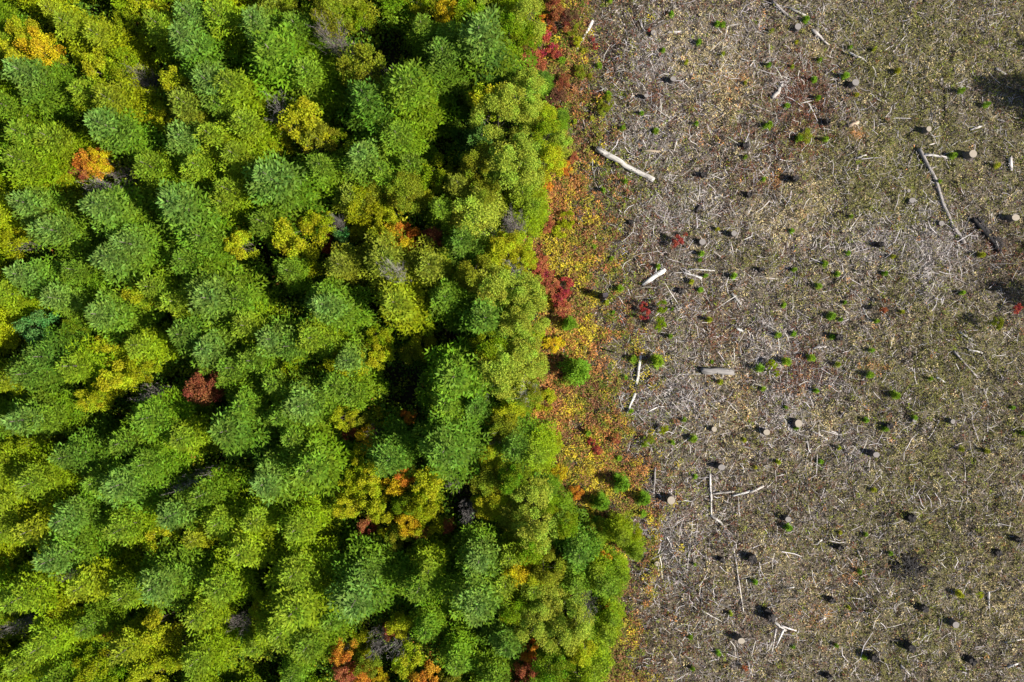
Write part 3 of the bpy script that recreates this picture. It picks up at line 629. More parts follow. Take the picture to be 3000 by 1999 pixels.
# (centre, radius px, height, colour, fine)
BROAD = [
 (95, 130, 52, 6.5, 'gold'), (50, 160, 50, 6, 'yellow'), (135, 175, 38, 5, 'yellow'), (60, 95, 45, 6, 'yellow'), (345, 95, 45, 4.2, 'green'), (370, 60, 40, 5, 'lime'), (340, 190, 55, 5, 'lime'), (290, 190, 50, 5, 'yellow'),
 (560, 310, 55, 6, 'olive'), (500, 240, 45, 6, 'yellow'), (950, 40, 60, 8, 'olive', 1), (1050, 45, 42, 5.5, 'lime'), (1065, 190, 70, 7.5, 'olive'), (1310, 18, 40, 6, 'gold'), (1370, 30, 50, 6, 'lime'),
 (890, 350, 75, 6, 'yellow'), (935, 395, 60, 5.5, 'olive'), (1000, 410, 40, 4, 'lime'), (1426, 290, 60, 7, 'yellow'), (1445, 345, 70, 7, 'pale', 1), (1500, 300, 60, 7.5, 'pale', 1), (1280, 300, 60, 3.2, 'green'), (1330, 340, 50, 3.4, 'green'),
 (1276, 490, 48, 5, 'lime'), (1230, 520, 40, 4.5, 'lime'), (1470, 470, 75, 8, 'pale', 1), (1400, 470, 60, 7, 'olive', 1), (1475, 100, 36, 3, 'orange'), (1490, 125, 28, 3, 'rust'), (265, 480, 48, 4.5, 'orange'), (290, 470, 36, 4.8, 'gold'), (237, 500, 32, 4, 'redorange'),
 (32, 710, 55, 5.5, 'yellowlime'), (400, 870, 48, 5, 'yellow'), (100, 965, 55, 5.5, 'mint'), (690, 705, 45, 6, 'yellow'), (160, 640, 40, 5, 'lime'), (870, 690, 75, 6, 'yellow'), (920, 660, 50, 5.5, 'yellowlime'),
 (975, 685, 26, 3.2, 'rust'), (960, 725, 22, 3, 'red'), (1000, 700, 36, 4.2, 'mint'), (1130, 700, 48, 5, 'gold'), (1170, 720, 42, 5, 'gold'), (1185, 690, 40, 4.5, 'orange'), (1115, 670, 36, 5, 'yellow'), (1275, 690, 40, 3.6, 'redorange'), (1225, 705, 30, 3.2, 'rust'),
 (1180, 565, 60, 6, 'olive', 1), (1060, 600, 60, 5.5, 'yellowlime'), (1090, 560, 50, 5, 'olive'), (1400, 620, 80, 7, 'pale', 1), (1430, 560, 55, 6.5, 'olive', 1), (1470, 740, 60, 6.5, 'yellow', 1), (1400, 790, 60, 7.5, 'olive', 1),
 (1445, 850, 70, 8, 'pale', 1), (583, 1124, 62, 5.5, 'rust'), (620, 1140, 34, 5, 'rust'), (350, 1110, 55, 5.5, 'yellow'), (400, 1080, 45, 5, 'yellowlime'), (265, 1180, 45, 5, 'yellow'), (300, 1150, 40, 5, 'yellowlime'), (590, 1440, 50, 6, 'mid'), (60, 1290, 55, 5.5, 'lime'),
 (600, 1260, 32, 4, 'olive'), (1005, 1080, 60, 6, 'yellowlime'), (960, 1075, 45, 5.5, 'lime'), (900, 1110, 50, 5.5, 'lime'), (860, 1080, 40, 5, 'lime'), (1050, 1040, 48, 5.5, 'yellow'), (1110, 1040, 38, 5, 'yellow'), (1200, 1030, 36, 4, 'olive'),
 (1465, 1080, 75, 8, 'pale', 1), (1430, 1020, 55, 7.5, 'lime', 1), (1005, 1235, 36, 6, 'yellow'), (1045, 1220, 36, 4.4, 'olive'), (1030, 1265, 34, 4, 'rust'), (1080, 1270, 34, 4, 'redorange'), (1065, 1295, 42, 4.5, 'gold'), (1090, 1310, 36, 4, 'yellow'), (1195, 1220, 26, 3.5, 'orange'),
 (1050, 1345, 45, 5.0, 'yellowlime'), (1090, 1395, 50, 5.5, 'yellow'), (1040, 1420, 48, 5.0, 'yellowlime'), (1085, 1460, 46, 5.5, 'yellow'), (1185, 1385, 38, 5, 'orange'), (1160, 1430, 42, 5, 'gold'), (1260, 1430, 55, 6, 'yellow'), (1240, 1470, 50, 6, 'yellowlime'), (1180, 1480, 40, 5.5, 'mid'), (1010, 1490, 42, 5, 'yellow'),
 (1270, 1375, 24, 3, 'rust'), (1078, 1547, 30, 4, 'redorange'), (1110, 1510, 40, 5, 'yellow'), (1195, 1540, 42, 5, 'gold'), (1232, 1560, 30, 4, 'redorange'), (1311, 1550, 26, 4, 'rust'), (1160, 1580, 40, 4.5, 'olive'), (1130, 1560, 24, 4, 'yellow'),
 (1000, 1915, 36, 5, 'orange'), (1005, 1975, 40, 5, 'redorange'), (1050, 1985, 40, 4.5, 'orange'), (1196, 1945, 50, 5, 'yellow'), (1170, 1835, 40, 5, 'yellow'), (1135, 1855, 24, 4, 'redorange'), (1240, 1990, 45, 5, 'orange'), (1080, 1950, 40, 4.5, 'olive'), (1110, 1990, 30, 4, 'gold'), (460, 1850, 60, 5.5, 'yellow'), (520, 1920, 50, 5.5, 'yellowlime'), (420, 1980, 55, 5.5, 'yellow'), (250, 1970, 50, 5.5, 'yellowlime'),
 (1540, 40, 60, 6.5, 'pale', 1), (1510, 80, 55, 6.5, 'lime', 1), (1555, 95, 40, 5.5, 'lime', 1), (1540, 250, 55, 6.5, 'pale', 1), (1560, 310, 50, 6, 'pale', 1), (1585, 340, 36, 5, 'yellow', 1), (1590, 400, 55, 6, 'lime', 1), (1540, 420, 60, 6.5, 'pale', 1), (1600, 470, 55, 6, 'yellow', 1), (1640, 420, 40, 5, 'pale', 1), (1540, 500, 60, 7, 'pale', 1),
 (1515, 715, 50, 5.5, 'yellow', 1), (1535, 760, 40, 5, 'yellow', 1), (1530, 860, 65, 6.5, 'pale', 1), (1565, 920, 58, 6, 'pale', 1), (1510, 940, 60, 7, 'pale', 1), (1525, 1030, 65, 6.5, 'pale', 1), (1560, 1080, 50, 5.5, 'pale', 1), (1500, 1130, 60, 6.5, 'pale', 1), (1545, 1150, 50, 5.5, 'olive', 1), (1490, 1200, 45, 5.5, 'yellow'),
 (1560, 1460, 60, 6, 'pale', 1), (1510, 1400, 50, 6.5, 'mid', 1), (1600, 1475, 40, 5, 'lime', 1), (1480, 1250, 50, 5.5, 'olive', 1), (1580, 1550, 70, 7, 'pale', 1), (1540, 1600, 55, 6.5, 'lime', 1), (1650, 1530, 45, 5.5, 'lime', 1), (1515, 1660, 50, 6, 'gold', 1), (1545, 1690, 45, 5.5, 'yellow', 1), (1600, 1660, 55, 6, 'olive', 1),
 (1600, 1760, 60, 6.5, 'pale', 1), (1680, 1810, 60, 7, 'pale', 1), (1640, 1870, 60, 6.5, 'pale', 1), (1705, 1915, 48, 6, 'yellow', 1), (1620, 1950, 60, 6.5, 'mid', 1), (1700, 1975, 50, 5.5, 'lime', 1), (1541, 1960, 40, 5, 'redorange'), (1550, 1910, 30, 4.5, 'orange'), (1500, 1780, 50, 6, 'lime', 1), (1550, 1840, 55, 6.5, 'pale', 1), (1500, 1995, 40, 5, 'rust'),
 (1690, 1563, 26, 3, 'redorange'), (1735, 1550, 32, 3, 'olive'), (1770, 1645, 26, 2.6, 'orange'), (1790, 1800, 28, 2.4, 'orange'), (1740, 1930, 24, 2.6, 'rust'), (1860, 1560, 26, 2.4, 'yellowlime'),
]
DEADS = [
 (300, 552, 78, 34, 4.5, 'palegrey', 0, 'broad mound of pale grey leafless twigs under the small orange maple'), (345, 500, 50, 34, 3, 'grey', 0, None),
 (820, 306, 46, 62, 5, 'grey', 0, 'dense grey-purple leafless bush left of the large yellow bush'), (1078, 255, 55, 36, 5.5, 'grey', 0, None), (1130, 215, 30, 34, 4.5, 'grey', 0, None),
 (434, 1160, 42, 34, 4.5, 'palegrey', 0, 'tangle of pale grey bare branches left of the rust-brown tree'), (545, 1410, 88, 26, 5, 'palegrey', .35, 'long leaning dead tree with pale trunk and fan of grey twigs'),
 (1512, 652, 44, 48, 4.5, 'grey', 0, 'grey leafless bush poking out at the forest edge above the yellow tree'), (1510, 782, 44, 42, 5, 'palegrey', 0, None), (1420, 690, 50, 26, 4.5, 'grey', .5, None),
 (1545, 1140, 42, 36, 6.6, 'palegrey', 0, None), (1330, 1415, 26, 40, 3.5, 'grey', 0, None), (1365, 1505, 26, 36, 4, 'grey', 0, None), (1168, 1900, 36, 46, 4.5, 'grey', 0, None), (1107, 1897, 36, 36, 4.5, 'grey', 0, None),
 (1130, 795, 40, 30, 10.2, 'palegrey', 0, None), (1500, 640, 40, 40, 5, 'grey', 0, None), (955, 85, 60, 36, 8.3, 'grey', 0, None), (400, 225, 40, 45, 3.5, 'grey', 0, None), (905, 430, 26, 22, 4, 'grey', 0, None), (1420, 1130, 30, 36, 6, 'grey', 0, None),
 (1460, 1275, 30, 36, 4.5, 'grey', 0, None), (1720, 1790, 36, 30, 6, 'grey', 0, None), (25, 1850, 50, 26, 5, 'grey', 0, None), (200, 1690, 36, 26, 4, 'grey', 0, None), (970, 640, 26, 26, 5, 'grey', 0, None), (1085, 1265, 28, 22, 4.2, 'grey', 0, None), (690, 1840, 40, 30, 4, 'grey', 0, None),
]
GAPS = [(430, 140, 75, 60), (470, 190, 40, 30), (305, 15, 25, 40), (715, 110, 35, 65), (760, 190, 45, 40), (520, 25, 25, 15), (1180, 160, 95, 60), (1250, 250, 45, 70), (1260, 60, 20, 70), (1020, 340, 60, 50), (960, 430, 50, 30),
 (1290, 330, 70, 80), (1265, 430, 40, 50), (240, 350, 50, 25), (430, 250, 50, 40), (500, 420, 30, 25), (60, 770, 60, 25), (165, 750, 20, 20), (310, 670, 45, 20), (450, 650, 25, 20), (590, 830, 65, 40), (590, 880, 25, 40), (110, 900, 60, 25),
 (290, 870, 40, 25), (720, 765, 30, 40), (500, 970, 25, 40), (730, 540, 30, 40), (770, 780, 40, 60), (1010, 720, 45, 30), (1090, 640, 30, 20), (1290, 640, 20, 30), (1170, 780, 20, 30), (960, 930, 25, 60), (820, 880, 25, 25), (1090, 890, 40, 30),
 (1250, 920, 40, 70), (1330, 940, 50, 50), (1385, 700, 30, 20), (20, 1190, 30, 25), (190, 1270, 30, 40), (610, 1210, 70, 50), (650, 1320, 50, 40), (130, 1310, 60, 15), (305, 1370, 30, 25), (370, 1330, 40, 15), (490, 1440, 40, 20), (500, 1100, 25, 25),
 (850, 1160, 45, 20), (1150, 1100, 70, 25), (1190, 1150, 70, 30), (1230, 1250, 60, 40), (1030, 1300, 25, 30), (1120, 1310, 25, 25), (1220, 1340, 50, 25), (1350, 1360, 60, 30), (1360, 1460, 40, 50), (765, 1320, 25, 15), (770, 1460, 25, 30), (1480, 1320, 15, 25),
 (45, 1690, 40, 50), (265, 1660, 40, 25), (395, 1635, 40, 25), (530, 1670, 45, 25), (700, 1770, 50, 35), (215, 1820, 45, 25), (50, 1860, 40, 30), (450, 1850, 30, 25), (480, 1910, 50, 30), (690, 1975, 60, 25), (780, 1660, 40, 60), (830, 1630, 25, 40),
 (990, 1650, 50, 50), (945, 1770, 40, 45), (1170, 1680, 25, 60), (1290, 1600, 40, 25), (1320, 1560, 30, 25), (1340, 1750, 25, 50), (1340, 1850, 40, 30), (1380, 1920, 45, 40), (780, 1960, 50, 30), (1040, 1930, 30, 20), (1115, 1547, 25, 18)]
LMF = []   # landmark names: (phrase, image x, image y)
def in_gap(sx, sy, k=1.0):
    return any(((sx - a) / (c * k)) ** 2 + ((sy - b) / (d * k)) ** 2 < 1 for a, b, c, d in GAPS)

KEY = []
def hides_key(x, y, h, w):
    for f in (.25, .4, .55, .7, .85, 1.0):
        px, py = proj(x, y, h * f); rr = w * 2.2 * (h / 7.6) * (1 - f) ** .72 * PPM * .6
        for (a, b, c, d, hz) in KEY:
            if h * f > hz * .6 and ((px - a) / (c * .8 + rr)) ** 2 + ((py - b) / (d * .8 + rr)) ** 2 < 1: return True
    return False
def build_forest():
    for b in BROAD:
        if b[4] in ('gold', 'orange', 'red', 'rust', 'redorange', 'yellow', 'mint') or len(b) > 5: KEY.append((b[0], b[1], b[2], b[2], b[3] + 2))
    for d in DEADS: KEY.append((d[0], d[1], d[2], d[3], d[4] + 2))
    for c in CONIFERS:
        gx, gy = gp(c[0], c[1], c[2] * .76)
        if c[3] != 'blue' and c[0] < 1500 and any(in_gap(*proj(gx, gy, c[2] * .76 * f), .8) for f in (.5, .7, .9)): continue
        if c[3] != 'blue' and c[0] < 1500 and hides_key(gx, gy, c[2] * .76, c[4] if len(c) > 4 else 1): continue
        conifer(c[0], c[1], c[2], c[3], c[4] if len(c) > 4 else 1.0)
    for b in BROAD:
        broad(b[0], b[1], b[2], b[3] + (1.3 if b[3] >= 4.5 else .6), b[4], len(b) > 5)
    for d in DEADS: dead(d[0], d[1], d[2], d[3], d[4] + 2, *d[5:])
    # filler trees, also just past the frame
    tries = 0; n = 0
    r = random.Random(5)
    while tries < 16000:
        tries += 1
        sx, sy = r.uniform(-190, 1760), r.uniform(-190, 2190)
        if sx > float(edge_x(sy)) - 70: continue
        x, y = (sx - 1500) / PPM, (999.5 - sy) / PPM
        h = r.uniform(5.7, 8.0)
        bad = False
        for f in (.35, .6, .85, 1.0):
            px, py = proj(x, y, h * f)
            if in_gap(px, py, 1.3): bad = True; break
        if bad: continue
        if hides_key(x, y, h, 1): continue
        if any((x - a) ** 2 + (y - b) ** 2 < (q + (.85 if tries < 6000 else .55)) ** 2 for a, b, q in OCC): continue
        px, py = proj(x, y, h)
        left = px < 760
        if tries < 6000 and r.random() < (.8 if px < 1300 else .4):
            col = r.choice(['lime', 'lime', 'mid', 'yellowlime', 'mid'] if left else ['mid', 'green', 'mid', 'olive', 'lime'])
            conifer(px, py, h / .76, col, r.uniform(.85, 1.05))
        else:
            col = r.choice(['lime', 'lime', 'yellowlime', 'yellowlime', 'mid', 'yellow'] if px < 1300 else ['pale', 'olive', 'yellow', 'pale'])
            broad(px, py, r.uniform(38, 62), r.uniform(3.5, 6.0), col, px > 1300)
        n += 1
    print('filler trees', n, 'things', len(THINGS))
    # the stand past the right edge that throws its shadow into the clearing
    for (tx, ty, h, w) in ((2832, 226, 12.5, .95), (2905, 268, 10, .8), (2975, 130, 11, .8), (2905, 845, 12, .9), (2965, 722, 11, .8), (2985, 1262, 11, .8)):
        L = h / math.tan(SUN_EL) * PPM
        e = conifer(tx + L * math.cos(SUN_AZ), ty - L * math.sin(SUN_AZ), h, 'dark', w, outside=True)

# ------------------------------------------------------------------ stumps, logs, sticks
def stump(sx, sy, r_px, h=.6, kind='grey', label=None, lm=None):
    x, y = gp(sx, sy, h); z0 = gz(x, y); R = r_px / PPM * .95
    rr = random.Random(int(sx * 7 + sy))
    colb = {'grey': (.13, .11, .10), 'pale': (.16, .13, .11), 'blackish': (.035, .03, .028)}[kind]  # the darkest kind has near-black sides and a jagged top
    colt = {'grey': (.20, .18, .165), 'pale': (.30, .255, .20), 'blackish': (.03, .027, .026)}[kind]
    vs, fs = [], []; n = 16
    ov = rr.uniform(.8, 1.1); lobes = [rr.uniform(0, 6.28) for _ in range(4)]
    for j, (zz, k) in enumerate(((-.25, 1.75), (.0, 1.45), (.2 * h, 1.15), (.6 * h, 1.03), (h, 1.0))):
        for i in range(n):
            a = 2 * PI * i / n
            fl = sum(math.exp(-((((a - l + PI) % (2 * PI)) - PI) / .35) ** 2) for l in lobes)
            q = R * (1 + (k - 1) * (.55 + .8 * fl)) * (1 + rr.uniform(-.04, .04))
            jag = (rr.uniform(-.12, .12) if kind == 'blackish' and j == 4 else 0)
            vs.append((q * math.cos(a), q * math.sin(a) * ov, zz + jag))
    for j in range(4):
        for i in range(n): fs.append((j * n + i, j * n + (i + 1) % n, (j + 1) * n + (i + 1) % n, (j + 1) * n + i))
    base = len(vs); vs.append((0, 0, h - (.04 if kind == 'blackish' else .02)))
    for i in range(n): fs.append((4 * n + i, 4 * n + (i + 1) % n, base))
    o = link('stump', mesh_poly('stump', vs, fs, M_BARK, smooth=False), loc=(x, y, z0), color=colb); o.rotation_euler[2] = 0
    if kind != 'blackish':
        cv = [(R * .985 * math.cos(2 * PI * i / n) * (1 + rr.uniform(-.03, .03)), R * .985 * ov * math.sin(2 * PI * i / n) * (1 + rr.uniform(-.03, .03)), .012) for i in range(n)]
        cv += [(v[0], v[1], -.02) for v in cv]
        cf = [tuple(range(n))] + [(i, n + i, n + (i + 1) % n, (i + 1) % n) for i in range(n)]
        link('cut_face', mesh_poly('cut_face', cv, cf, M_RING, smooth=False), o, (0, 0, h), color=colt)
    o['category'] = 'stump'; o['group'] = 'tree stumps left on the clearing'
    if label: o['label'] = label
    THINGS.append((o, 'stump', {'grey': 'grey sawn', 'pale': 'pale sawn', 'blackish': 'very dark'}[kind], 'stump', sx, sy))
    return o

TONE = {'pale': (.44, .40, .36), 'white': (.60, .56, .52), 'grey': (.30, .27, .25), 'dark': (.055, .047, .045), 'blackish': (.016, .015, .016), 'tan': (.44, .34, .24), 'red': (.27, .15, .10), 'squared': (.22, .20, .185)}
TWORD = {'pale': 'pale', 'white': 'whitish', 'grey': 'grey', 'dark': 'dark', 'blackish': 'charred', 'tan': 'tan', 'red': 'reddish', 'squared': 'grey'}
def slant(p, q):
    dx, dy = q[0] - p[0], q[1] - p[1]
    a = math.degrees(math.atan2(-dy, dx)) % 180
    if a < 15 or a > 165: return 'level'
    if 75 < a < 105: return 'upright'
    return 'rising right' if a < 90 else 'falling right'

def log(pts, w_px, tone='pale', taper=.8, lift=0.0, label=None, sides=10, ends=True, name='log', cls='log', cat='log', group='logs lying on the clearing', squash=1.0):
    P = [gp(*p) for p in pts]; w = w_px / PPM
    cx, cy = sum(p[0] for p in P) / len(P), sum(p[1] for p in P) / len(P)
    ang = math.atan2(P[-1][1] - P[0][1], P[-1][0] - P[0][0]); ca, sa = math.cos(-ang), math.sin(-ang)
    rr = random.Random(int(pts[0][0] * 3 + pts[0][1] * 5))
    # dense resample
    Q = []
    for i in range(len(P) - 1):
        L = math.dist(P[i], P[i + 1]); n = max(2, int(L / .5))
        for k in range(n): Q.append((P[i][0] + (P[i + 1][0] - P[i][0]) * k / n, P[i][1] + (P[i + 1][1] - P[i][1]) * k / n))
    Q.append(P[-1]); m = len(Q)
    zs = [gz(*q) for q in Q]
    zl = [max(zs[max(0, i - 2):i + 3]) for i in range(m)]
    a, b = zl[0], zl[-1]
    path, rad = [], []
    zbase = sum(zl) / m
    for i, q in enumerate(Q):
        t = i / (m - 1); dx, dy = q[0] - cx, q[1] - cy
        zz = .2 * zl[i] + .8 * (a + (b - a) * t) + w * .30 + lift * (1 - t) - zbase
        path.append((dx * ca - dy * sa, dx * sa + dy * ca + rr.gauss(0, .05 * w), zz)); rad.append(w / 2 * (1 - (1 - taper) * t) * (1 + rr.uniform(-.03, .03)))
    if not ends: rad[0] *= .55; rad[-1] *= .45
    vs, fs = tube(path, rad, sides, jit=.3, rnd=rr)
    if ends and w_px < 7 or tone in ('blackish', 'dark') or (ends and rr.random() < .5):
        for q_ in range(sides):
            vs[q_].x -= rr.uniform(-.2, .9) * w; vs[-1 - q_].x += rr.uniform(-.2, .9) * w
        ends = False
    if cls == 'log' and w_px > 6:
        for _ in range(3):
            i_ = rr.randrange(1, len(path) - 1); a_ = rr.uniform(0, PI); l_ = w * rr.uniform(.7, 1.8)
            p_ = Vector(path[i_]); e_ = p_ + Vector((rr.uniform(-.4, .8) * l_, math.cos(a_) * l_, math.sin(a_) * l_ * .7))
            v1, f1 = tube([p_, e_], [w * .14, w * .05], 5, rnd=rr); fs += [tuple(k_ + len(vs) for k_ in ff) for ff in f1]; vs += v1
    if squash != 1.0: vs = [Vector((v.x, v.y, v.z)) for v in vs]
    o = link(name, mesh_poly(name, vs, fs, M_LOG, smooth=sides > 6), loc=(cx, cy, zbase), color=jitter(TONE[tone], .06)); o.rotation_euler[2] = ang
    if ends and w_px >= 7:
        for (pt, pr, sg) in ((path[0], rad[0], -1), (path[-1], rad[-1], 1)):
            n = 12; cv = []
            for xx in (0, .02 * sg):
                cv += [(xx, pr * .93 * math.cos(2 * PI * i / n), pr * .93 * math.sin(2 * PI * i / n)) for i in range(n)]
            cf = [tuple(range(n, 2 * n)), tuple(range(n))] + [(i, (i + 1) % n, n + (i + 1) % n, n + i) for i in range(n)]
            link('sawn_end', mesh_poly('sawn_end', cv, cf, M_LOG, smooth=False), o, pt, color=TONE['tan' if tone != 'blackish' else 'dark'])
    o['category'] = cat; o['group'] = group
    if label: o['label'] = label
    mx = sum(p[0] for p in pts) / len(pts); my = sum(p[1] for p in pts) / len(pts)
    o['_w'] = 1
    del o['_w']
    THINGS.append((o, cls, f"{TWORD[tone]} {'curved' if len(pts) > 2 else 'straight'} {slant(pts[0], pts[-1])}", cls, mx, my))
    return o

def stick(pts, w_px, tone='pale'):
    return log(pts, w_px, tone, taper=.6, sides=5, ends=False, name='branch', cls='branch', cat='branch', group='loose branches scattered over the clearing')

STUMPS = [
 (1972, 232, 9, .7, 'grey'), (1913, 100, 8, .3, 'grey'), (1893, 282, 7, .6, 'grey'), (2340, 76, 10, .6, 'grey'), (2509, 240, 11, .8, 'grey'), (2848, 452, 11.5, .75, 'pale'), (2720, 379, 8, .6, 'pale'), (2975, 638, 12, .8, 'pale'),
 (2060, 708, 10, .6, 'grey'), (2151, 684, 8.5, .7, 'grey'), (1998, 852, 10, .5, 'blackish'), (2343, 1242, 11, .75, 'pale'), (2569, 1333, 10, .7, 'grey'), (1965, 1465, 11.5, .85, 'pale'), (2117, 1371, 11, .8, 'grey'), (2093, 1258, 8, .45, 'pale'),
 (2247, 1267, 10, .7, 'pale'), (2330, 524, 10, .8, 'blackish'), (2672, 588, 10, .4, 'grey'), (2790, 1235, 7, .5, 'grey'), (2586, 715, 9, .7, 'blackish'), (2682, 1233, 6, .4, 'tan'), (2757, 655, 8, .4, 'grey'), (2462, 988, 11, .8, 'blackish'),
 (2172, 1878, 11, .8, 'pale'), (1926, 1653, 8, .4, 'pale'), (2207, 1640, 13, .8, 'blackish'), (2311, 1523, 9, .7, 'grey'), (2676, 1520, 12, .7, 'blackish'), (2711, 1786, 12, .8, 'blackish'), (2799, 1830, 10, .7, 'grey'), (2668, 1898, 11, .7, 'blackish'),
 (2444, 1765, 10, .6, 'blackish'), (2563, 1930, 11, .7, 'blackish'), (2855, 1942, 11, .6, 'blackish'), (2928, 1622, 10, .6, 'blackish'), (2985, 1582, 9, .6, 'blackish'), (2118, 1645, 8, .6, 'blackish'), (2250, 1792, 9, .6, 'blackish'), (2468, 1610, 9, .6, 'blackish'), (2183, 428, 10, .5, 'blackish'),
 (2062, 512, 9, .6, 'blackish'), (2195, 570, 8, .6, 'blackish'), (2430, 352, 8, .6, 'blackish'), (2610, 1250, 10, .5, 'blackish'), (2435, 1990, 9, .5, 'blackish'), (2262, 1812, 12, .9, 'blackish'), (2660, 560, 5, .3, 'grey'), (2230, 790, 7, .5, 'blackish'), (1850, 650, 8, .5, 'blackish')]
LOGS = [
 ([(1746, 438), (1830, 488), (1914, 530)], 16.5, 'pale', .85, 0.25, 'thick pale plank-like log lying on green shrubs near the forest edge'), ([(1732, 72), (1687, 153)], 9.5, 'white', .7, .25, 'whitish log rising to the right beside red shrubs at the forest edge'),
 ([(2691, 440), (2738, 530), (2760, 600), (2787, 660), (2822, 708)], 9.5, 'grey', 1.15, .1, 'long bent dark grey fallen trunk left of two charred logs'), ([(2748, 543), (2768, 590), (2787, 645)], 6, 'dark', .8, 0, 'dark split limb lying along the right side of the long bent trunk'),
 ([(2706, 455), (2771, 463)], 8, 'white', .95, .05, 'short whitish level plank left of the round ringed stump'), ([(2847, 645), (2890, 695), (2922, 736)], 13, 'blackish', .9, .1, 'charred black log at right, lower of a pair'), ([(2856, 642), (2900, 690), (2928, 730)], 8, 'dark', .9, .15, 'thin dark grey log on top of the charred black log'),
 ([(2060, 1086), (2138, 1089)], 21, 'squared', 1, .05, 'short thick squared grey log lying level above tan grass'), ([(1876, 1032), (1868, 1100), (1863, 1130)], 9.5, 'white', .9, .2, 'whitish birch log, upper piece, standing upright in the photo'), ([(1859, 1152), (1846, 1182), (1834, 1215)], 8.5, 'white', .7, .1, 'whitish birch log, lower tapering piece left of the pole tangle'),
 ([(2079, 1390), (2082, 1450), (2084, 1512)], 6.5, 'white', .95, .1, 'long straight whitish pole, upright in the photo, right of the pale stump'), ([(2084, 1512), (2112, 1532), (2148, 1600), (2162, 1690), (2177, 1790)], 6.5, 'pale', .6, .05, 'long curving whitish pole continuing below the straight upright pole'),
 ([(2090, 1446), (2152, 1440)], 7, 'pale', .8, .05, None), ([(2150, 1452), (2196, 1440)], 7.5, 'white', .9, .05, None), ([(2196, 1444), (2238, 1424)], 8, 'pale', .9, .1, None), ([(1888, 828), (1940, 797)], 13, 'white', 1.1, .1, 'chunky whitish split log with splinters near the birch-pale slivers'),
 ([(2000, 798), (2056, 815)], 7.5, 'white', .9, .05, None), ([(2025, 789), (2092, 793)], 5, 'white', .8, .05, None), ([(2143, 860), (2172, 892)], 9, 'pale', .9, .05, None), ([(2384, 90), (2404, 108), (2425, 127)], 10, 'pale', .5, .1, 'tapering pale driftwood log near the top, wide end up left'),
 ([(2490, 155), (2532, 173)], 6.5, 'white', .9, .05, None), ([(2316, 25), (2358, 43)], 8, 'pale', .8, .05, None), ([(2262, 8), (2290, 32), (2320, 55)], 8, 'grey', .9, .1, None), ([(1955, 101), (1992, 99)], 6.5, 'white', 1, .05, None), ([(2480, 373), (2510, 362)], 12, 'tan', .95, .1, 'short stubby tan log chunk above an orange tuft'),
 ([(2512, 463), (2535, 455)], 6, 'white', .7, 0, None), ([(2840, 382), (2870, 372)], 6.5, 'white', .8, .05, None), ([(2792, 1030), (2825, 1068), (2860, 1105)], 7, 'grey', .8, .1, 'grey log falling to the right near the middle of the right edge'), ([(2833, 1025), (2872, 1033)], 5.5, 'white', .9, .05, None),
 ([(2383, 1020), (2415, 1016)], 7.5, 'white', .9, .05, None), ([(2740, 1105), (2762, 1118)], 7, 'white', .6, .05, None), ([(2380, 1262), (2425, 1288)], 5.5, 'white', .9, .05, None), ([(2262, 287), (2276, 272), (2285, 252)], 13, 'pale', .7, .1, 'chunky pale rotten log beside the russet shrub patch'),
 ([(2288, 1240), (2300, 1250)], 5, 'white', .8, 0, None), ([(2951, 465), (2956, 500)], 10, 'white', .9, .1, 'short thick whitish log, upright in the photo, near the right edge'), ([(2913, 207), (2939, 220)], 7, 'pale', .9, .1, None), ([(1918, 1365), (1913, 1445)], 6.5, 'grey', .8, .05, None), ([(2039, 618), (2058, 596)], 9, 'dark', .9, .1, None),
 ([(2157, 962), (2176, 972)], 8, 'white', .8, .1, None), ([(1880, 445), (1930, 448)], 8, 'tan', .9, .05, None), ([(2810, 975), (2846, 997)], 5.5, 'white', .8, .05, None), ([(2658, 671), (2684, 687)], 6, 'white', .6, .05, None), ([(2281, 1826), (2330, 1846)], 7, 'white', .6, .3, None), ([(2290, 1840), (2272, 1895)], 7, 'white', .6, .3, None), ([(2262, 1815), (2300, 1845)], 8, 'pale', .8, .4, None),
 ([(2268, 1838), (2260, 1912)], 5, 'white', .5, .2, None), ([(2895, 1735), (2896, 1778)], 6, 'white', .9, .05, None), ([(2635, 1946), (2660, 1972)], 6, 'white', .8, .05, None), ([(2512, 1613), (2526, 1640)], 6, 'pale', .8, .05, None), ([(2395, 1595), (2408, 1585)], 6, 'white', .8, .05, None), ([(2942, 1880), (2990, 1873)], 6, 'white', .8, .05, None), ([(2950, 1952), (2980, 1943)], 6, 'white', .8, .05, None),
 ([(2310, 50), (2322, 55)], 5, 'pale', .8, 0, None), ([(2402, 1820), (2420, 1813)], 6, 'white', .8, .05, None), ([(2305, 1722), (2322, 1722)], 6, 'white', .8, .05, None)]
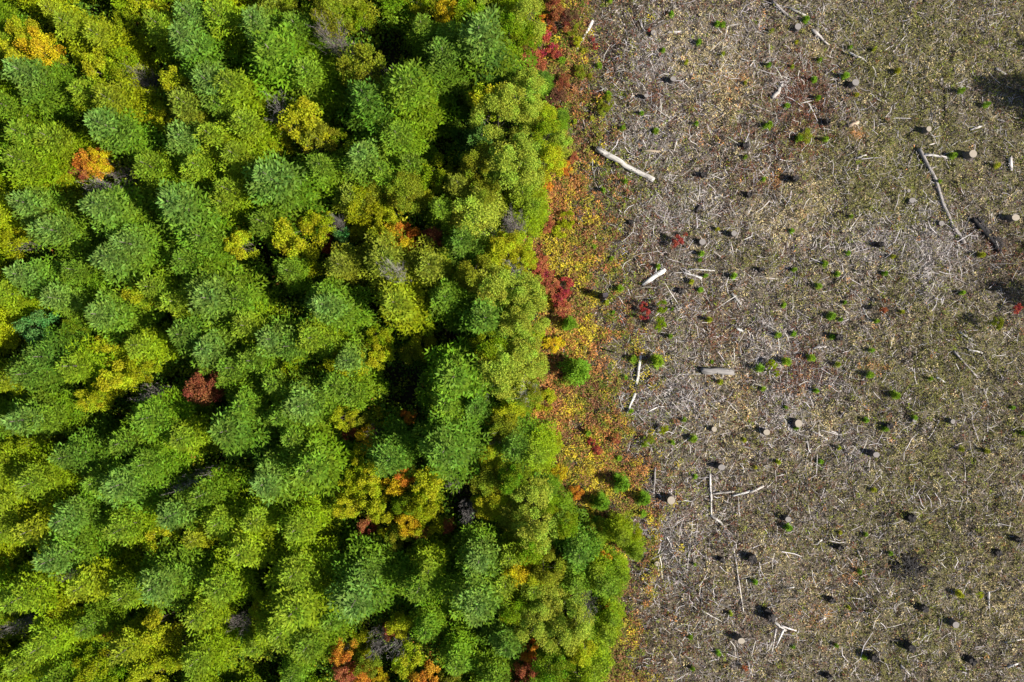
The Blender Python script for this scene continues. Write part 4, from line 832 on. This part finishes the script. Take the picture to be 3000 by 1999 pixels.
STICKS = [
 ((1938, 107), (1950, 105), 4, 'white'), ((2825, 398), (2880, 378), 2.5), ((2432, 1262), (2457, 1271), 4, 'white'), ((2463, 1276), (2483, 1270), 5), ((2310, 1310), (2302, 1375), 3, 'tan'), ((2812, 1133), (2823, 1190), 4), ((2772, 1375), (2792, 1403), 4, 'white'), ((2852, 1350), (2864, 1385), 4),
 ((2172, 1355), (2180, 1380), (2168, 1410), 4), ((2640, 1310), (2683, 1322), 4, 'white'), ((2585, 1290), (2612, 1283), 4), ((1982, 1470), (2005, 1466), (2028, 1471), 4.5, 'white'), ((2145, 1193), (2195, 1194), 3), ((2170, 172), (2195, 184), 4.5, 'white'), ((2196, 195), (2213, 175), 5, 'white'),
 ((1918, 312), (1932, 332), (1950, 345), 4), ((1937, 370), (1985, 335), 4.5), ((1956, 395), (1975, 418), 4, 'white'), ((1988, 395), (1972, 446), 5), ((2007, 418), (2039, 386), 5), ((1994, 402), (2005, 424), 4), ((2079, 391), (2128, 367), 3), ((2096, 185), (2112, 214), 4, 'grey'), ((2079, 207), (2106, 207), 4, 'white'), ((1844, 276), (1870, 277), 4, 'tan'),
 ((1915, 577), (1940, 565), (1959, 538), 3), ((2092, 580), (2115, 576), 5, 'white'), ((2176, 704), (2208, 690), 4, 'white'), ((1935, 784), (1981, 774), 3), ((1856, 580), (1868, 605), (1870, 634), 3, 'grey'), ((1777, 959), (1801, 946), 5), ((1986, 905), (2007, 900), 5, 'white'), ((1967, 876), (1972, 892), 5, 'white'), ((2217, 809), (2249, 816), 4), ((2539, 14), (2555, 25), (2572, 27), 2.5),
 ((2684, 40), (2715, 45), 5, 'white'), ((2712, 32), (2750, 17), 2.5), ((2631, 121), (2648, 66), 2.5), ((2706, 86), (2747, 59), 2.5), ((2553, 274), (2570, 290), (2591, 301), 3.5), ((2586, 263), (2609, 274), 3.5), ((2731, 351), (2733, 330), (2743, 314), 3), ((2735, 376), (2744, 357), 5), ((2779, 432), (2810, 410), 3.5), ((2918, 352), (2953, 360), 4), ((2719, 426), (2740, 421), 4, 'white'),
 ((2850, 242), (2888, 207), 3), ((2923, 306), (2990, 282), 2.5), ((2940, 140), (2942, 215), 4, 'dark'), ((2944, 390), (2948, 420), 4, 'dark'), ((2728, 691), (2760, 669), 4), ((2782, 806), (2843, 838), 3.5), ((2390, 857), (2420, 855), (2450, 844), 3.5, 'white'), ((2250, 780), (2295, 742), 3.5), ((2252, 808), (2300, 752), 3), ((2250, 816), (2280, 818), 3, 'white'),
 ((2827, 752), (2845, 765), (2880, 760), 3), ((2842, 780), (2885, 760), 3), ((2527, 902), (2543, 937), 4), ((2531, 915), (2556, 914), 3), ((2952, 586), (2962, 570), (2996, 548), 2.5), ((2502, 800), (2511, 784), 5), ((2661, 755), (2662, 780), (2660, 803), 3.5), ((2776, 784), (2778, 800), 5), ((2381, 666), (2381, 710), 2.5), ((2406, 698), (2395, 725), (2355, 740), 2.8),
 ((2664, 594), (2675, 592), (2688, 586), 4, 'white'), ((2920, 540), (2945, 538), (2955, 550), 3), ((1877, 1105), (1920, 1140), (1955, 1190), 4), ((1880, 1115), (1930, 1145), (1985, 1158), 3), ((1890, 1090), (1960, 1130), (1975, 1160), 3), ((1850, 1225), (1900, 1200), (1935, 1180), 3), ((1880, 1215), (1930, 1190), (1960, 1192), 4), ((1920, 1130), (1965, 1105), 3), ((1800, 1150), (1870, 1158), 3),
 ((1895, 1095), (1890, 1160), 2.5), ((1930, 1100), (2060, 1095), 3), ((1940, 1145), (1958, 1190), 3), ((1850, 1240), (1895, 1240), 2.5), ((1870, 1260), (1905, 1235), 2.5), ((1920, 1260), (1945, 1225), 3), ((1975, 1262), (1990, 1225), 2.5), ((1900, 1340), (1910, 1310), 5, 'tan'), ((1910, 1300), (1945, 1335), 3), ((2010, 1295), (2055, 1330), 3), ((2020, 1380), (2060, 1325), 3), ((2000, 1365), (2025, 1405), 3),
 ((2040, 1420), (2075, 1395), 3.5), ((2060, 1110), (2085, 1160), 3, 'dark'), ((2050, 1010), (2035, 995), 3), ((2180, 1030), (2212, 1000), 3), ((2090, 1015), (2135, 1010), 3), ((2224, 1350), (2230, 1300), (2222, 1280), 3, 'grey'), ((1760, 440), (1790, 470), 2.5, 'grey'), ((1875, 430), (1895, 390), 3), ((1840, 400), (1900, 385), 2.5), ((1800, 215), (1850, 195), 2.5), ((1755, 240), (1790, 215), 2.5),
 ((1785, 275), (1830, 210), 3), ((1810, 230), (1860, 175), 2.5), ((1830, 125), (1880, 135), (1905, 142), 3, 'grey'), ((1890, 108), (1910, 120), (1935, 124), 3), ((1880, 185), (1878, 170), (1888, 155), 3.5), ((1690, 35), (1708, 15), 3), ((1700, 25), (1720, 22), 3), ((1850, 0), (1860, 12), 4), ((1868, 20), (1885, 17), 3.5, 'white'), ((2062, 140), (2075, 80), 3, 'dark'), ((2045, 40), (2055, 70), 3, 'grey'), ((2140, 75), (2175, 70), 5, 'pale'),
 ((2232, 8), (2250, 40), 5, 'grey'), ((2095, 352), (2150, 315), 2.5), ((2230, 385), (2245, 355), 3), ((2200, 310), (2250, 330), 5, 'pale'), ((2185, 335), (2245, 325), 4), ((2210, 415), (2212, 360), 3), ((2240, 395), (2255, 380), 3), ((2055, 480), (2100, 485), 3), ((2090, 430), (2110, 470), 3, 'dark'), ((2020, 520), (2005, 540), 3), ((2075, 520), (2105, 505), 3.5), ((2017, 568), (2050, 555), 3.5), ((2110, 625), (2133, 610), 3), ((2140, 580), (2140, 550), 3),
 ((2217, 568), (2235, 545), 3.5), ((2140, 550), (2155, 560), 4, 'tan'), ((2000, 660), (2040, 620), 3), ((1855, 682), (1872, 688), 5, 'white'), ((1740, 670), (1752, 658), 5, 'white'), ((1880, 700), (1875, 720), 3), ((1900, 680), (1930, 700), 3), ((1920, 720), (1930, 735), 5, 'pale'), ((1830, 815), (1848, 785), 3), ((1855, 750), (1880, 785), 2.5), ((2000, 775), (2005, 725), 3), ((2015, 760), (2030, 780), 3), ((2140, 710), (2150, 755), 3.5), ((2168, 760), (2169, 725), 3), ((2135, 700), (2140, 740), 3),
 ((2095, 715), (2115, 700), 3), ((2210, 790), (2240, 805), 3.5), ((2205, 815), (2222, 780), 3), ((2025, 890), (2048, 882), 3), ((2030, 920), (2050, 898), 3), ((2120, 910), (2150, 935), 2.5), ((2160, 885), (2170, 910), 5, 'pale'), ((2155, 960), (2165, 930), 4), ((2130, 905), (2160, 925), 3.5), ((1985, 1000), (2030, 1000), 3), ((2280, 1000), (2300, 985), 3, 'dark'), ((2430, 1040), (2452, 1010), 4), ((2440, 1010), (2470, 1028), 3.5), ((2500, 1012), (2470, 1050), 3), ((2465, 1045), (2490, 1065), 3),
 ((2650, 1035), (2670, 1010), 4), ((2690, 1012), (2720, 1005), 4), ((2625, 1150), (2621, 1100), 3.5, 'grey'), ((2485, 1110), (2495, 1098), 5), ((2512, 1110), (2525, 1115), 6, 'tan'), ((2660, 1087), (2675, 1075), 3), ((2868, 1145), (2890, 1185), 3.5), ((2885, 1142), (2900, 1130), 2.5), ((2800, 1215), (2840, 1195), 2.5), ((2815, 1255), (2828, 1210), 3), ((2690, 1268), (2710, 1238), 3.5), ((2730, 1275), (2750, 1300), 3), ((2785, 1315), (2810, 1300), (2845, 1292), 3.5), ((2850, 1295), (2870, 1320), 3),
 ((2302, 1306), (2325, 1308), 3), ((2360, 1380), (2368, 1330), (2398, 1290), 3.5), ((2365, 1285), (2372, 1320), (2380, 1330), 4), ((2375, 1370), (2385, 1330), 3), ((2340, 1370), (2360, 1340), 3), ((2408, 1390), (2428, 1340), 3.5), ((2380, 1360), (2415, 1368), 3), ((2278, 1395), (2300, 1390), 5, 'white'), ((2340, 1400), (2375, 1445), 3), ((2500, 1420), (2520, 1400), 3), ((2455, 1300), (2485, 1250), 2.5), ((2315, 1320), (2350, 1328), 2.5), ((2365, 1208), (2388, 1215), 4, 'white'), ((2395, 1180), (2435, 1203), 3), ((2400, 1172), (2425, 1180), 3),
 ((2320, 1182), (2345, 1168), 4), ((2275, 1155), (2295, 1145), 4), ((2250, 1150), (2270, 1110), 3), ((2398, 1165), (2408, 1152), 3.5), ((2630, 1470), (2665, 1473), 3.5), ((2560, 1450), (2570, 1445), 3.5), ((2700, 1470), (2708, 1452), 4), ((2820, 1455), (2855, 1462), 3), ((2850, 1480), (2890, 1465), 2.5), ((2908, 1415), (2930, 1430), 4), ((2820, 1410), (2840, 1408), 3.5), ((2520, 1460), (2535, 1470), 4), ((2400, 1475), (2430, 1472), 3), ((2535, 1795), (2570, 1793), 3.5), ((2500, 1535), (2520, 1545), 4), ((2880, 1535), (2945, 1542), 3.5), ((2620, 1570), (2668, 1560), 3),
 ((2030, 1520), (2020, 1600), (2010, 1690), 4, 'pale'), ((2045, 1525), (2025, 1700), 3), ((2078, 1580), (2075, 1630), 3, 'grey'), ((2060, 1720), (2050, 1800), 3), ((2088, 1715), (2060, 1780), 3.5, 'grey'), ((1960, 1580), (1990, 1600), 3), ((1990, 1540), (2005, 1600), 3), ((2165, 1605), (2168, 1630), 3), ((1970, 1850), (2010, 1830), 3), ((2105, 1830), (2060, 1830), 3), ((2100, 1500), (2140, 1510), 3), ((2935, 1905), (2940, 1935), (2945, 1900), 3), ((2750, 1300), (2760, 1310), 3), ((2470, 440), (2450, 470), 3), ((2420, 482), (2440, 470), 3.5), ((2620, 470), (2645, 450), 5), ((2625, 485), (2650, 455), 4),
 ((2664, 480), (2680, 435), 3.5, 'grey'), ((2660, 500), (2662, 470), 3, 'grey'), ((2695, 500), (2704, 475), 4), ((2900, 385), (2945, 380), 2.5), ((2810, 420), (2850, 408), 3), ((2395, 330), (2388, 300), (2400, 330), 3), ((2360, 345), (2380, 310), (2398, 310), 3), ((2345, 303), (2385, 293), 3.5, 'white'), ((2460, 270), (2498, 355), 3, 'grey'), ((2540, 230), (2560, 260), 3), ((2650, 280), (2668, 230), 3), ((2500, 343), (2518, 325), 3.5), ((2555, 355), (2560, 310), 3, 'grey'), ((2570, 410), (2590, 390), 3), ((2440, 100), (2478, 75), 3), ((2535, 100), (2530, 85), (2540, 78), 3.5, 'grey'), ((2400, 67), (2418, 66), 4), ((2765, 255), (2770, 410), 3.5, 'dark'), ((2790, 60), (2812, 60), 3.5), ((2960, 90), (2985, 55), 3), ((2590, 150), (2610, 135), 3.5)]
SEEDS = [(1857, 1053, 13), (1927, 1059, 19), (1848, 1204, 10), (1832, 1108, 9), (2004, 1230, 7), (2032, 1287, 11), (1887, 1303, 9), (1814, 1343, 11), (1723, 1268, 11), (2087, 1062, 7), (2112, 1120, 9, 1), (2227, 1080, 13), (2236, 1140, 8), (2182, 1290, 9, 1), (2214, 1370, 7, 1), (2039, 1398, 8), (1972, 1297, 7),
 (1768, 557, 9), (1832, 532, 9), (1741, 723, 9), (1792, 758, 8), (1816, 846, 12), (1777, 886, 10, 1), (1797, 915, 8), (1930, 780, 9), (2055, 742, 9), (2150, 809, 10), (2055, 849, 8), (2103, 672, 7, 1), (2237, 525, 7), (1972, 905, 6), (2026, 825, 8, 1), (2068, 808, 7), (2052, 761, 7), (1966, 986, 8), (2080, 937, 9, 1),
 (1757, 188, 10), (1710, 148, 8, 1), (1966, 43, 9), (2047, 124, 9), (1942, 148, 7), (2010, 183, 9, 1), (1736, 346, 9, 1), (1685, 355, 8, 1), (1825, 376, 9), (1881, 332, 8), (1921, 384, 9), (2040, 363, 8), (1782, 276, 11), (2181, 462, 8), (2243, 370, 10), (1788, 2, 8), (2117, 73, 10), (2101, 72, 8), (1728, 220, 9, 1), (1647, 175, 14), (1626, 139, 9), (2117, 160, 8, 1), (2182, 244, 6, 1),
 (2366, 54, 10), (2336, 121, 7, 1), (2408, 170, 7), (2497, 134, 7), (2564, 143, 7, 1), (2631, 207, 9, 1), (2480, 220, 10), (2390, 230, 8), (2401, 284, 8), (2307, 308, 8), (2253, 367, 11), (2338, 407, 10), (2422, 407, 9), (2511, 277, 8, 1), (2813, 268, 10), (2888, 308, 10), (2792, 456, 11), (2920, 486, 9, 1), (2252, 191, 8), (2325, 193, 7, 1), (2263, 89, 8, 1),
 (2318, 677, 8), (2328, 790, 9), (2417, 773, 10), (2486, 741, 8), (2456, 804, 9), (2398, 838, 9), (2491, 636, 7), (2594, 801, 8), (2824, 857, 9), (2438, 926, 12), (2299, 894, 8), (2475, 887, 6), (2464, 937, 7), (2569, 942, 8), (2328, 978, 8), (2282, 981, 9), (2440, 988, 8), (2878, 747, 9, 1), (2644, 914, 7, 1), (2617, 752, 8, 1), (2752, 532, 7),
 (2306, 1059, 13), (2379, 1048, 11), (2556, 1027, 8), (2550, 1099, 10), (2628, 1159, 12), (2457, 1068, 9, 1), (2393, 1145, 8), (2336, 1255, 9), (2682, 1225, 8), (2819, 1317, 9, 1), (2411, 1355, 8), (2462, 1314, 7, 1), (2564, 1437, 8, 1), (2728, 1110, 7), (2993, 1268, 10), (2891, 1322, 8, 1), (2303, 1194, 7), (2282, 1354, 8, 1), (2542, 1233, 8), (2598, 1257, 9), (2967, 1195, 7),
 (2311, 1546, 10), (2610, 1622, 7), (2816, 1744, 12, 1), (2523, 1678, 8), (2540, 1569, 7), (2454, 1895, 8), (2532, 1926, 8), (2465, 1563, 7, 1), (2493, 1786, 6, 1), (2328, 1901, 7), (1884, 1505, 12), (2036, 1654, 6), (2106, 1917, 9), (2214, 1706, 8), (2024, 1870, 8), (2141, 1799, 7, 1), (2030, 1960, 8)]
YOUNGS = [(1695, 1086, 48, 2.9), (1819, 1415, 29, 2.0), (1761, 1472, 27, 1.9), (1889, 1462, 22, 1.5), (1669, 948, 24, 1.8)]
SHRUBS = [(1548, 150, 34, 2.2, 'redorange'), (1590, 125, 36, 2.0, 'red'), (1570, 185, 30, 1.8, 'redorange'), (1555, 195, 24, 1.6, 'rust'), (1640, 60, 32, 1.6, 'rust'), (1670, 50, 26, 1.4, 'brown'), (1600, 60, 26, 1.6, 'orange'), (1625, 20, 28, 1.6, 'rust'), (1630, 150, 20, 1.2, 'red'),
 (1580, 775, 30, 1.5, 'redorange'), (1590, 805, 32, 1.5, 'red'), (1615, 830, 30, 1.4, 'redorange'), (1655, 838, 24, 1.3, 'red'), (1640, 880, 28, 1.3, 'red'), (1650, 905, 24, 1.2, 'redorange'), (1655, 860, 18, 1.2, 'red'), (1885, 895, 12, 1.2, 'red'), (1893, 922, 17, 1.3, 'red'), (1985, 706, 18, 1.1, 'red'), (2010, 686, 7, .8, 'red'),
 (2980, 905, 15, 1.1, 'red'), (2590, 908, 12, 1.2, 'redorange'), (2588, 882, 6, .8, 'rust'), (1735, 1295, 12, .9, 'red'), (1805, 1285, 15, .9, 'redorange'), (1750, 1318, 14, .9, 'red'), (1735, 110, 8, .8, 'red'), (1745, 132, 9, .8, 'red'), (1900, 92, 5, .6, 'red'), (1637, 318, 10, .9, 'redorange'), (1940, 897, 18, 1.4, 'lime'), (1937, 950, 20, 1.6, 'lime'), (2923, 946, 20, 1.8, 'olive'), (2263, 1067, 15, 1.0, 'yellowlime'),
 (1682, 458, 16, 1.0, 'redorange'), (1655, 490, 22, 1.2, 'orange'), (1600, 540, 20, 1.3, 'orange'), (1660, 640, 24, 1.2, 'yellowlime'), (1645, 670, 26, 1.2, 'yellow'), (1548, 685, 10, 1.2, 'red'), (1605, 660, 22, 1.2, 'redorange'), (1570, 980, 28, 1.5, 'yellow'), (1620, 1010, 30, 1.3, 'gold'), (1520, 1200, 26, 1.6, 'gold'), (1600, 1160, 24, 1.1, 'yellow'),
 (1600, 1180, 30, 1.2, 'yellow'), (1640, 1380, 26, 1.2, 'gold'), (1630, 1290, 26, 1.1, 'yellow'), (1580, 1270, 24, 1.2, 'orange'), (1690, 1440, 22, 1.1, 'orange'), (1900, 1290, 16, .9, 'olive'), (1945, 1260, 14, .9, 'yellowlime'), (1780, 300, 22, .9, 'olive'), (1770, 320, 18, .9, 'olive'), (1650, 240, 26, 1.2, 'rust'), (1630, 280, 28, 1.3, 'brown'), (1700, 210, 20, 1.0, 'olive'), (1690, 120, 16, 1.0, 'yellow'), (1680, 85, 18, 1.0, 'olive'),
 (1610, 330, 16, 2.0, 'gold'), (1600, 345, 20, 2.2, 'yellow'), (2275, 1095, 10, .8, 'yellowlime'), (2360, 400, 22, .7, 'olive'), (2875, 1745, 10, .8, 'yellow'), (2180, 1955, 10, .6, 'redorange')]

def build_clearing():
    for s in STUMPS:
        stump(s[0], s[1], s[2], s[3], 'grey' if s[4] == 'tan' else s[4])
    for l in LOGS: log(*l)
    for s in STICKS:
        pts = [q for q in s if isinstance(q, tuple)]; rest = [q for q in s if not isinstance(q, tuple)]
        stick(pts, rest[0], rest[1] if len(rest) > 1 else random.choice(['pale', 'pale', 'grey', 'white']))
    # tall charred snag with its long shadow, and a thin broken pole
    rr = random.Random(4)
    x, y = gp(1772, 866, 2.1); vs, fs = tube([(-.02, 0, -.2), (0, .02, .5), (.03, 0, 1.2), (.05, .03, 2.0)], [.36, .29, .26, .24], 12, .2, rnd=rr)
    top = vs[36:48]
    for i in range(12): vs[36 + i] = vs[36 + i] + Vector((0, 0, rr.uniform(-.35, .25)))
    o = link('snag', mesh_poly('snag', vs, fs, M_BARK, smooth=False), loc=(x, y, gz(x, y)), color=(.06, .05, .055))
    tag(o, 'tall charred broken snag casting a long shadow over red shrubs', 'snag'); THINGS.append((o, 'snag', '', 'snag', 1772, 866))
    v2, f2 = tube([(0, 0, 0), (.25, -.2, -.1), (.7, -.45, -.5)], [.10, .07, .03], 6, .2, rnd=rr)
    link('broken_root', mesh_poly('broken_root', v2, f2, M_BARK), o, (.1, -.1, .6), color=(.2, .17, .15))
    x, y = gp(1802, 1033, 1.3); vs, fs = tube([(0, 0, -.2), (.02, 0, .7), (.0, .03, 1.35)], [.07, .06, .045], 7, .1, rnd=rr)
    o = link('snag', mesh_poly('snag_pole', vs, fs, M_BARK), loc=(x, y, gz(x, y)), color=(.3, .27, .25))
    tag(o, 'thin grey broken pole standing in orange bracken with a dark line shadow', 'snag'); THINGS.append((o, 'snag', '', 'snag', 1802, 1033))
    x0, y0 = gp(2650, 1660)
    A, B = [], []
    for i in range(150):
        a = rr.uniform(0, 6.28); q = 1.25 * math.sqrt(rr.random()); p = Vector((q * math.cos(a), .75 * q * math.sin(a), .5 * (1 - q / 1.3) * rr.random() + .03))
        a2 = rr.uniform(0, 6.28); l = rr.uniform(.25, 1.0); A.append(p); B.append(p + Vector((math.cos(a2) * l, math.sin(a2) * l, rr.uniform(-.1, .35) * l)))
    R0 = np.array([rr.uniform(.02, .06) for _ in A])
    o = link('brush_pile', mesh_quads('brush_pile', prisms(np.array(A), np.array(B), R0, R0 * .6), None, M_BARK), loc=(x0, y0, gz(x0, y0)), color=(.02, .018, .018))
    tag(o, 'dark charred heap of burnt sticks in the lower right of the clearing', 'brush pile')
    x0, y0 = gp(2895, 680); A, B = [], []
    for i in range(70):
        u = rr.uniform(-1.5, 1.5); p = Vector((u * .62 + rr.gauss(0, .16), -u * .78 + rr.gauss(0, .16), rr.uniform(.03, .3)))
        a2 = math.radians(-52) + rr.gauss(0, .5); l = rr.uniform(.2, .8); A.append(p); B.append(p + Vector((math.cos(a2) * l, math.sin(a2) * l, rr.uniform(-.1, .2))))
    R0 = np.array([rr.uniform(.012, .045) for _ in A])
    o = link('splinter_heap', mesh_quads('splinter_heap', prisms(np.array(A), np.array(B), R0, R0 * .5), None, M_BARK), loc=(x0, y0, gz(x0, y0)), color=(.05, .045, .045))
    tag(o, 'dark broken splinters heaped around the charred log pair', 'splinter heap')
    for s in SEEDS:
        sx, sy, rp = s[:3]; yel = len(s) > 3
        hh = rp / PPM * 2.4; x, y = gp(sx, sy, hh * .6)
        k = rp / PPM / .44
        plant('conifer_seedling', random.choice(SEED), 'seedling', 'young planted seedlings on the clearing', (x, y, gz(x, y)), (k * random.uniform(.75, 1.15), k * random.uniform(.75, 1.15), hh * random.uniform(.8, 1.1)), random.uniform(0, 6.28),
              jitter((.30, .33, .02) if yel else (.17, .29, .016), .2), 0, 'seedling', ('yellowish' if yel else 'bright green') + (' larger' if rp > 10 else ' small'), 'seedling', (sx, sy), parts=('stem', 'crown'))
    for (sx, sy, rp, hh) in YOUNGS:
        x, y = gp(sx, sy, hh * .5); k = rp / PPM / 1.1
        plant('young_conifer', random.choice(YOUNG), 'young conifer', 'young conifers at the forest edge', (x, y, gz(x, y)), (k, k, hh / 2.6), random.uniform(0, 6.28), jitter((.13, .25, .012), .05), .05,
              'young', 'rounded bright green', 'conifer', (sx, sy), parts=('trunk', 'crown'))
    for s in SHRUBS: shrub(*s)

# ------------------------------------------------------------------ labels: each says which one by what it is near
LANDMARKS = [('small orange maple', 265, 490), ('rust-brown tree', 590, 1128), ('grey twig mound', 300, 552), ('golden yellow tree', 89, 135), ('dense grey-purple bush', 820, 306), ('golden maple', 1150, 710),
 ('leaning dead tree', 545, 1410), ('pale bare tangle', 434, 1160), ('mint green tree', 100, 965), ('orange shrub at the top', 1475, 100), ('grey bush on the forest edge', 1512, 652), ('orange-red bush', 1275, 690),
 ('long yellow thicket', 1080, 1420), ('brown leafy clump', 1040, 1270), ('bottom orange-red bush', 1005, 1960), ('red bush at the bottom edge', 1541, 1960),
 ('thick plank-like log', 1830, 486), ('whitish log by red shrubs', 1710, 112), ('long bent trunk', 2757, 575), ('charred log pair', 2888, 690), ('squared grey log', 2099, 1088), ('white birch log', 1866, 1090), ('upright white pole', 2082, 1450),
 ('tall charred snag', 1772, 866), ('round ringed stump', 2848, 452), ('red shrub by lime bushes', 1891, 912), ('lone red clearing shrub', 1985, 706), ('round young conifer', 1695, 1086), ('russet shrub patch', 2345, 290), ('pale driftwood log', 2404, 108),
 ('stubby tan log chunk', 2495, 367), ('chunky split white log', 1914, 812), ('pale stump by straw tuft', 2343, 1242), ('large pale bottom stump', 2172, 1878), ('pale stump in deep shade', 1965, 1465), ('white star-shaped roots', 2285, 1840), ('burnt dark patch', 2650, 1660),
 ('red right-edge shrub', 2980, 905), ('grey falling log', 2826, 1067), ('olive bush by right edge', 2923, 946), ('orange tuft', 2272, 530), ('long curving pole', 2150, 1640)]
DIRS = ['right of', 'below right of', 'below', 'below left of', 'left of', 'above left of', 'above', 'above right of']
ORD = ['nearest', 'second', 'third', 'fourth', 'fifth', 'sixth', 'seventh', 'eighth', 'ninth', 'tenth', 'eleventh', 'twelfth']
def build_labels():
    by = {}
    for t in THINGS: by.setdefault(t[1], []).append(t)
    for cls, ts in by.items():
        cand = {}
        for li, (nm, lx, ly) in enumerate(LANDMARKS):
            sec = {}
            for i, t in enumerate(ts):
                dx, dy = t[4] - lx, t[5] - ly; d = math.hypot(dx, dy)
                if d < 25: continue
                sec.setdefault(int(((math.degrees(math.atan2(dy, dx)) + 22.5) % 360) // 45), []).append((d, i))
            for s, l in sec.items():
                for rk, (d, i) in enumerate(sorted(l)):
                    cand.setdefault(i, []).append((rk * 120 + d, rk, li, s))
        used = set()
        for i, t in enumerate(ts):
            o = t[0]
            if o.get('label'): continue
            if t[4] > 3030 and cls == 'conifer':
                k = sum(1 for q in used if isinstance(q, str)); used.add('out%d' % k)
                o['label'] = f"{t[2]} {t[3]} past the right edge of the clearing, throwing its shadow inward"
                continue
            c, rk, li, s = min(cand[i])
            word = ORD[rk] if rk < len(ORD) else 'farther'
            o['label'] = f"{t[2]} {t[3]}, {word} one {DIRS[s]} the {LANDMARKS[li][0]}".replace('one one', 'one').strip()
            if len(o['label'].split()) > 16: print('LONG', o['label'])

# ------------------------------------------------------------------ light, sky, camera
def build_light():
    w = bpy.data.worlds.new('World'); scene.world = w; w.use_nodes = True
    nt = w.node_tree; nt.nodes.clear()
    sky = nt.nodes.new('ShaderNodeTexSky'); sky.sky_type = 'NISHITA'; sky.sun_disc = False
    sky.sun_elevation = SUN_EL; sky.sun_rotation = PI / 2 - SUN_AZ
    bg = nt.nodes.new('ShaderNodeBackground'); bg.inputs['Strength'].default_value = .055
    out = nt.nodes.new('ShaderNodeOutputWorld')
    nt.links.new(sky.outputs[0], bg.inputs[0]); nt.links.new(bg.outputs[0], out.inputs[0])
    sd = bpy.data.lights.new('sun', 'SUN'); sd.energy = 4.8; sd.angle = math.radians(.5); sd.color = (1, .95, .87)
    so = bpy.data.objects.new('sun', sd); COL.objects.link(so)
    d = Vector((math.cos(SUN_AZ) * math.cos(SUN_EL), math.sin(SUN_AZ) * math.cos(SUN_EL), math.sin(SUN_EL)))
    so.rotation_euler = d.to_track_quat('Z', 'Y').to_euler(); so.location = d * 80
    cd = bpy.data.cameras.new('camera'); cd.sensor_width = 36; cd.lens = 36 * H / (3000 / PPM); cd.clip_end = 1000; cd.clip_start = .5
    co = bpy.data.objects.new('camera', cd); COL.objects.link(co); co.location = (0, 0, H); co.rotation_euler = (0, 0, 0)
    scene.camera = co
    vs = scene.view_settings; vs.view_transform = 'Standard'; vs.look = 'None'; vs.gamma = 1; vs.exposure = 1.2

build_light()
build_ground()
build_stuff()
build_forest()
build_clearing()
build_labels()
cy = scene.cycles
cy.max_bounces = 6; cy.diffuse_bounces = 3; cy.transmission_bounces = 4; cy.glossy_bounces = 2
